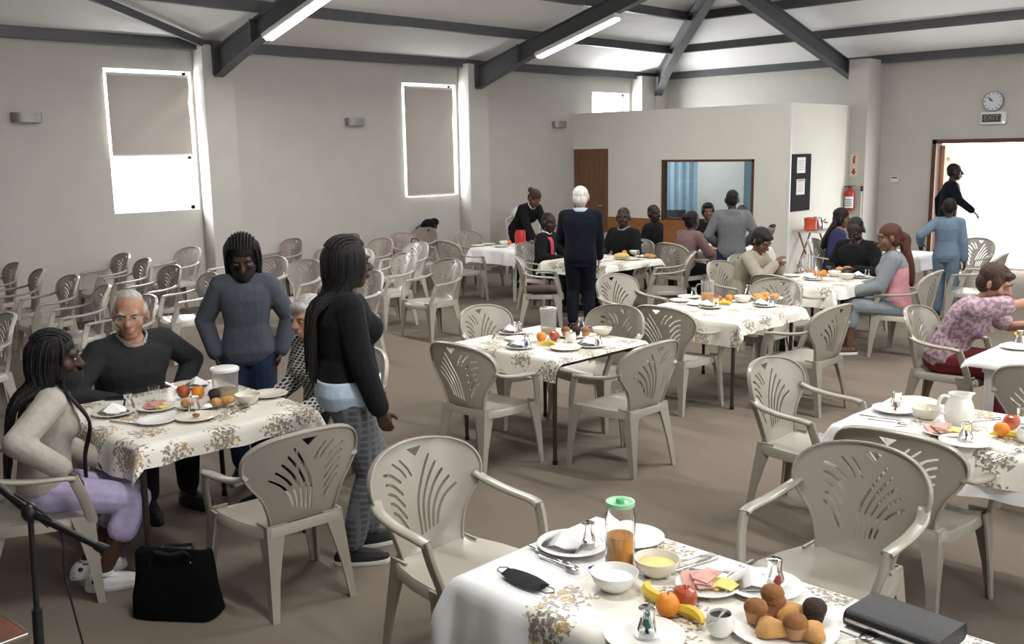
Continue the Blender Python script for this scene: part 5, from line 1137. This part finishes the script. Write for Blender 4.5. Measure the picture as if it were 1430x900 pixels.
g = G(); g.tube([tuple(e1), tuple(c0), tuple(e2)], [.013, .013, .010], 10); part('boom', g, M_BLACK, t); g = G(); d_ = (e2 - c0).normalized(); g.tube([tuple(e2 - d_ * .04), tuple(e2)], [.014, .018], 10); part('counterweight', g, M_BLACK, t)
cb = [rel(*q) for q in ((20, 690, dpt), (82, 738, dpt - .02), (90, 800, dpt), (105, 860, dpt + .02), (122, 930, dpt + .02))]
g = G(); g.tube(smooth_path(cb + [Vector((cb[-1].x, cb[-1].y, .3)), Vector((cb[-1].x + .1, cb[-1].y - .1, .008)), Vector((cb[-1].x - .4, cb[-1].y - .5, .006))], 5), .0035, 6)
part('cable', g, M_BLACK, t)
# corner of a polished desk
DC = on(36, 889, .74); t = thing('desk', 'polished red-brown desk with a bright metal edge', 'desk', (DC.x - .5, DC.y - .42, 0), math.radians(4))
g = G(); g.bb((-.5, -.40, .705), (.5, .40, .735)); part('desk_top', g, nmat('red_brown_veneer', (.14, .055, .035), rough=.3, noise=.25, nscale=5, stretch=(1, 12, 1)), t, 20)
g = G(); g.sweep([(.503, -.40, .722), (.503, .40, .722)], rrect(.006, .028, .3)); g.sweep([(-.5, .403, .722), (.5, .403, .722)], rrect(.006, .028, .3)); part('metal_edge', g, M_STEEL, t)
for a in ((-.47, -.37), (.44, -.37), (-.47, .34), (.44, .34)):
    g = G(); g.bb((a[0], a[1], 0), (a[0] + .05, a[1] + .05, .705)); part('leg', g, M_FRAME, t, 20)
g = G(); g.bb((-.45, .30, .25), (.45, .33, .705)); part('modesty_panel', g, M_FRAME, t, 20)
# black bags by the window wall
t = thing('rucksack', 'black rucksack with straps hung on the brownish chair at the window wall', 'bag', (-12.60, 10.78, .84), .4)
g = G(); g.ell((0, 0, .06), (.15, .10, .12)); g.ell((.07, .05, .12), (.09, .07, .07)); b_ = remesh(g, .012, 2); b_.materials.append(blk); link('body', b_, t)
for dx in (-.12, .05, .13):
    g = G(); g.tube([(dx, -.05, .08), (dx * 1.4, -.14, .03), (dx * 1.6, -.12, -.10)], .014, 6); part('strap', g, M_BLACK, t)
t = thing('handbag', 'slumped black handbag on the pinkish armchair near the window wall', 'bag', (-11.74, 9.74, .44), .3)
g = G(); g.ell((0, 0, .12), (.17, .11, .12)); g.ell((0, 0, .24), (.11, .06, .08)); g.box((0, 0, .03), (.28, .18, .06)); b_ = remesh(g, .012, 2); b_.materials.append(blk); link('body', b_, t)
g = G(); g.tube([(-.07, 0, .28), (-.05, 0, .36), (.06, 0, .36), (.08, 0, .28)], .010, 6); part('handle', g, M_BLACK, t)
one('cushion', 'cushion', lambda: G().sweep([(-.19, 0, .03), (-.1, 0, .035), (.1, 0, .035), (.19, 0, .03)], rrect(.36, .055, .45, 3), scale=[.92, 1, 1, .92]), nmat('brown_cushion', (.07, .04, .03), rough=.8), -7.95, 8.56, .44, math.radians(42), 'brown cushion on the armchair behind the navy-suited man', 'cushion')
# wall uplighters
for y, lab in ((4.57, 'grey half-round wall light between the window and the stage'), (9.55, 'grey half-round wall light between the two blinds'), (14.42, 'grey half-round wall light beside the office partition')):
    t = thing('wall_light', lab, 'light', (XW, y, 2.62))
    g = G(); n = 12; R = []
    for z_ in (-.06, .06): R.append([(.13 * math.sin(PI * j / n) ** .6, -.18 * math.cos(PI * j / n), z_) for j in range(n + 1)])
    g.loft(R); part('shade', g, nmat('brushed_grey_metal', (.30, .29, .28), rough=.45, metal=.4), t, 50); g = G(); g.box((.005, 0, 0), (.01, .30, .10)); part('back_plate', g, M_LAMPBODY, t, 20)
# clock
t = thing('wall_clock', 'round white wall clock above the exit sign', 'clock', (-5.96, YE, 2.81))
def disc(r, y0, y1, n=32): return G().loft([[(r * math.cos(2 * PI * j / n), y, r * math.sin(2 * PI * j / n)) for j in range(n)] for y in (y0, y1)])
part('case', disc(.165, 0, -.05), nmat('grey_clock_rim', (.25, .25, .26), rough=.4), t); part('dial', disc(.150, -.049, -.053), nmat('clock_dial', (.62, .64, .68), rough=.5), t)
for i in range(12):
    a = PI * i / 6; g = G(); g.box((.128 * math.sin(a), -.055, .128 * math.cos(a)), (.010, .003, .026), Matrix.Rotation(a, 3, 'Y')); part('hour_mark', g, M_BLACK, t, 0)
for a, l in ((-62, .075), (-48, .11)):
    a = math.radians(a); g = G(); g.box((l / 2 * math.sin(a), -.058, l / 2 * math.cos(a)), (.012, .003, l), Matrix.Rotation(a, 3, 'Y')); part('hand', g, M_BLACK, t, 0)
# exit sign
def text(body, size, loc, rot, mat, parent, ext=.002, name='lettering'):
    c = bpy.data.curves.new('txt', 'FONT'); c.body = body; c.size = size; c.extrude = ext; c.align_x = 'CENTER'; c.align_y = 'CENTER'; ob = bpy.data.objects.new('txt', c); COL.objects.link(ob)
    dg = bpy.context.evaluated_depsgraph_get(); me = bpy.data.meshes.new_from_object(ob.evaluated_get(dg)); bpy.data.objects.remove(ob); me.materials.clear(); me.materials.append(mat)
    return link(name, me, parent, loc, rot)
t = thing('exit_sign', 'white emergency light box with dark EXIT panel and red indicator', 'sign', (-5.93, YE, 2.535))
g = G(); g.box((0, -.035, 0), (.40, .07, .20)); part('housing', g, M_LAMPBODY, t, 20); g = G(); g.box((-.03, -.072, .0), (.30, .006, .13)); part('sign_panel', g, nmat('dark_sign_panel', (.05, .055, .05), rough=.4), t, 20)
text('EXIT', .12, (-.03, -.077, 0), (PI/2, 0, 0), nmat('sign_letters', (.22, .23, .21), rough=.5), t); g = G(); g.ell((.165, -.072, -.075), (.010, .006, .010), None, 8, 6); part('indicator', g, nmat('red_led', (.8, .1, .1), emit=(1, .25, .25), estr=8), t)
# fire point on the end-wall pilaster
PF = 16.95
t = thing('fire_extinguisher', 'red fire extinguisher with white label and black hose on the pilaster', 'extinguisher', (-8.08, PF - .10, .98))
M_FRED = nmat('extinguisher_red', (.40, .03, .025), rough=.35); part('cylinder', G().lathe([(0, 0), (.07, 0), (.082, .015), (.082, .30), (.065, .35), (.03, .375), (.03, .39), (0, .39)], 24), M_FRED, t)
g = G(); n = 10; g.loft([[(.0835 * math.sin(a), -.0835 * math.cos(a), z_) for a in [math.radians(-55 + 130 * j / n) for j in range(n + 1)]] for z_ in (.04, .24)], cap=False); part('label_sheet', g, M_NAP, t, 60)
for i in range(4):
    g = G(); g.loft([[(.0842 * math.sin(a), -.0842 * math.cos(a), z_) for a in [math.radians(-40 + 100 * j / n) for j in range(n + 1)]] for z_ in (.07 + i * .035, .085 + i * .035)], cap=False); part('printed_band', g, nmat('label_ink', (.12, .10, .16), rough=.7), t, 60)
g = G(); g.box((0, 0, .40), (.05, .04, .03)); g.box((.03, 0, .43), (.14, .025, .012)); part('valve', g, M_BLACK, t, 20); g = G(); g.tube(smooth_path([(-.02, 0, .41), (-.10, 0, .41), (-.13, 0, .33), (-.12, 0, .15), (-.088, -.02, .08)], 5), .010, 8); part('hose', g, nmat('red_black_hose', (.10, .02, .02), rough=.5), t)
M_SIGNB = nmat('cream_sign_board', (.62, .58, .46), rough=.6)
t = thing('fire_sign', 'cream fire sign with a red extinguisher symbol', 'sign', (-8.07, PF, 1.87)); g = G(); g.box((0, -.003, 0), (.15, .006, .19)); part('board', g, M_SIGNB, t, 20); g = G(); g.box((0, -.008, -.01), (.04, .004, .11)); g.box((.012, -.008, .06), (.05, .004, .02)); part('symbol', g, M_FRED, t, 20)
t = thing('fire_sign', 'cream fire sign with a red arrow pointing down', 'sign', (-8.07, PF, 1.665)); g = G(); g.box((0, -.003, 0), (.15, .006, .19)); part('board', g, M_SIGNB, t, 20); g = G(); g.add([(-.055, -.008, 0), (.055, -.008, 0), (0, -.008, -.065), (-.022, -.008, 0), (.022, -.008, 0), (.022, -.008, .05), (-.022, -.008, .05)], [(0, 2, 1), (3, 4, 5, 6)]); part('arrow', g, M_FRED, t, 0)
t = thing('thermostat', 'small white wall control box beside the exit door', 'control box', (-7.57, YE, 1.51)); g = G(); g.box((0, -.015, 0), (.13, .03, .10)); part('box', g, M_LAMPBODY, t, 20); g = G(); g.box((0, -.032, .028), (.10, .006, .02)); part('display', g, M_BLACK, t, 20)
t = thing('cable_trunking', 'thin white cable trunking with a black plug on the pilaster', 'trunking', (-7.90, PF, 0)); g = G(); g.box((0, -.008, .66), (.02, .016, 1.32)); part('channel', g, M_WHITE, t, 20); g = G(); g.box((0, -.015, 1.36), (.03, .03, .09)); part('plug', g, M_BLACK, t, 20)
# notice board on the partition side
t = thing('notice_board', 'tall black notice board on the office side wall', 'notice board', (PX + .001, 15.22, 1.52)); g = G(); g.box((.008, 0, 0), (.016, .64, .95)); part('board', g, nmat('black_felt', (.012, .011, .013), rough=.9), t, 20)
for yy, zz, h, lab in ((-.02, .29, .26, 'white notice sheet pinned near the top of the black board'), (-.02, -.07, .26, 'white notice sheet with a pink heading on the black board')):
    q = thing('notice_sheet', lab, 'paper', (PX + .0175, 15.22 + yy, 1.52 + zz)); g = G(); g.box((.001, 0, 0), (.002, .28, h)); part('paper', g, M_NAP, q, 0)
    for i in range(5):
        g = G(); g.box((.003, -.0, .07 - i * .035), (.001, .20 - .02 * (i % 3), .008)); part('printed_line', g, nmat('grey_print', (.35, .33, .34), rough=.8), q, 0)
    if zz < 0: g = G(); g.box((.003, 0, .108), (.001, .24, .03)); part('heading', g, nmat('pink_print', (.65, .25, .28), rough=.8), q, 0)
# folding tray stand with drinks things
t = thing('folding_stand', 'wooden folding tray stand with crossed legs by the notice board', 'stand', (-7.86, 15.2, 0), PI/2); M_STW = nmat('reddish_wood', (.24, .09, .05), rough=.5, noise=.2, nscale=8)
for yy in (-.19, .19):
    for sg in (-1, 1):
        g = G(); g.sweep([(sg * -.26, yy + sg * .012, 0), (sg * .24, yy + sg * .012, .72)], rrect(.022, .03, .2)); part('leg', g, M_STW, t, 20)
for x in (-.26, .26):
    g = G(); g.sweep([(x, -.21, .03), (x, .21, .03)], rrect(.02, .025)); part('foot_bar', g, M_STW, t, 20)
g = G(); g.bb((-.36, -.24, .72), (.36, .24, .745)); part('tray', g, nmat('pale_tray', (.55, .42, .36), rough=.5), t, 20)
for i, (yy, lab) in enumerate(((14.98, 'orange-red plastic tub on the tray stand'),)):
    q = thing('tub', lab, 'tub', (-7.84, yy, .746)); link('body', G().lathe([(0, 0), (.09, 0), (.105, .02), (.10, .10), (.108, .19), (0, .19)], 20).mesh('body', nmat('orange_red_plastic', (.62, .10, .05), rough=.4)), q); link('lid', G().lathe([(.112, .185), (.112, .20), (.06, .215), (0, .22)], 20).mesh('lid', nmat('orange_red_plastic', (.6, .1, .05))), q)
q = thing('kettle', 'steel kettle on the tray stand', 'kettle', (-7.82, 15.24, .746)); link('body', G().lathe([(0, 0), (.08, 0), (.085, .02), (.07, .15), (.05, .20), (0, .215)], 20).mesh('body', M_STEEL), q); link('handle', G().tube(smooth_path([(-.05, 0, .2), (-.12, 0, .19), (-.13, 0, .1), (-.08, 0, .05)], 4), .009, 8).mesh('handle', M_BLACK), q); link('spout', G().tube([(.06, 0, .13), (.11, 0, .18)], [.016, .010], 8).mesh('spout', M_STEEL), q)
q = thing('jar', 'small glass jar with red lid on the tray stand', 'jar', (-7.82, 15.46, .746)); link('body', G().lathe([(0, 0), (.04, 0), (.042, .08), (.036, .095), (0, .095)], 16).mesh('body', M_CLEARP), q); link('lid', G().lathe([(.038, .095), (.038, .115), (0, .117)], 16).mesh('lid', M_FRED), q)
# things glimpsed inside the office
def sidechair(x, y, fa, lab):
    t = thing('office_chair', lab, 'chair', (x, y, 0), math.radians(fa - 90)); m = nmat('dark_blue_chair', (.02, .025, .035), rough=.5)
    g = G(); g.sweep([(0, -.2, .45), (0, .2, .45)], rrect(.42, .05, .4)); part('seat', g, m, t); g = G(); g.sweep([(0, -.2, .62), (0, -.25, .95)], rrect(.42, .035, .4), up=(0, 1, 0)); part('backrest', g, m, t)
    for sx in (-.18, .18):
        g = G(); g.tube([(sx, .18, 0), (sx, .18, .44)], .012, 6); part('leg', g, m, t); g = G(); g.tube([(sx, -.2, 0), (sx, -.2, .5), (sx, -.24, .9)], .012, 6); part('leg', g, m, t)
sidechair(-10.95, 15.5, 300, 'dark chair inside the office near the pale curtain'); sidechair(-9.6, 15.9, 250, 'dark chair inside the office before the blue screen')
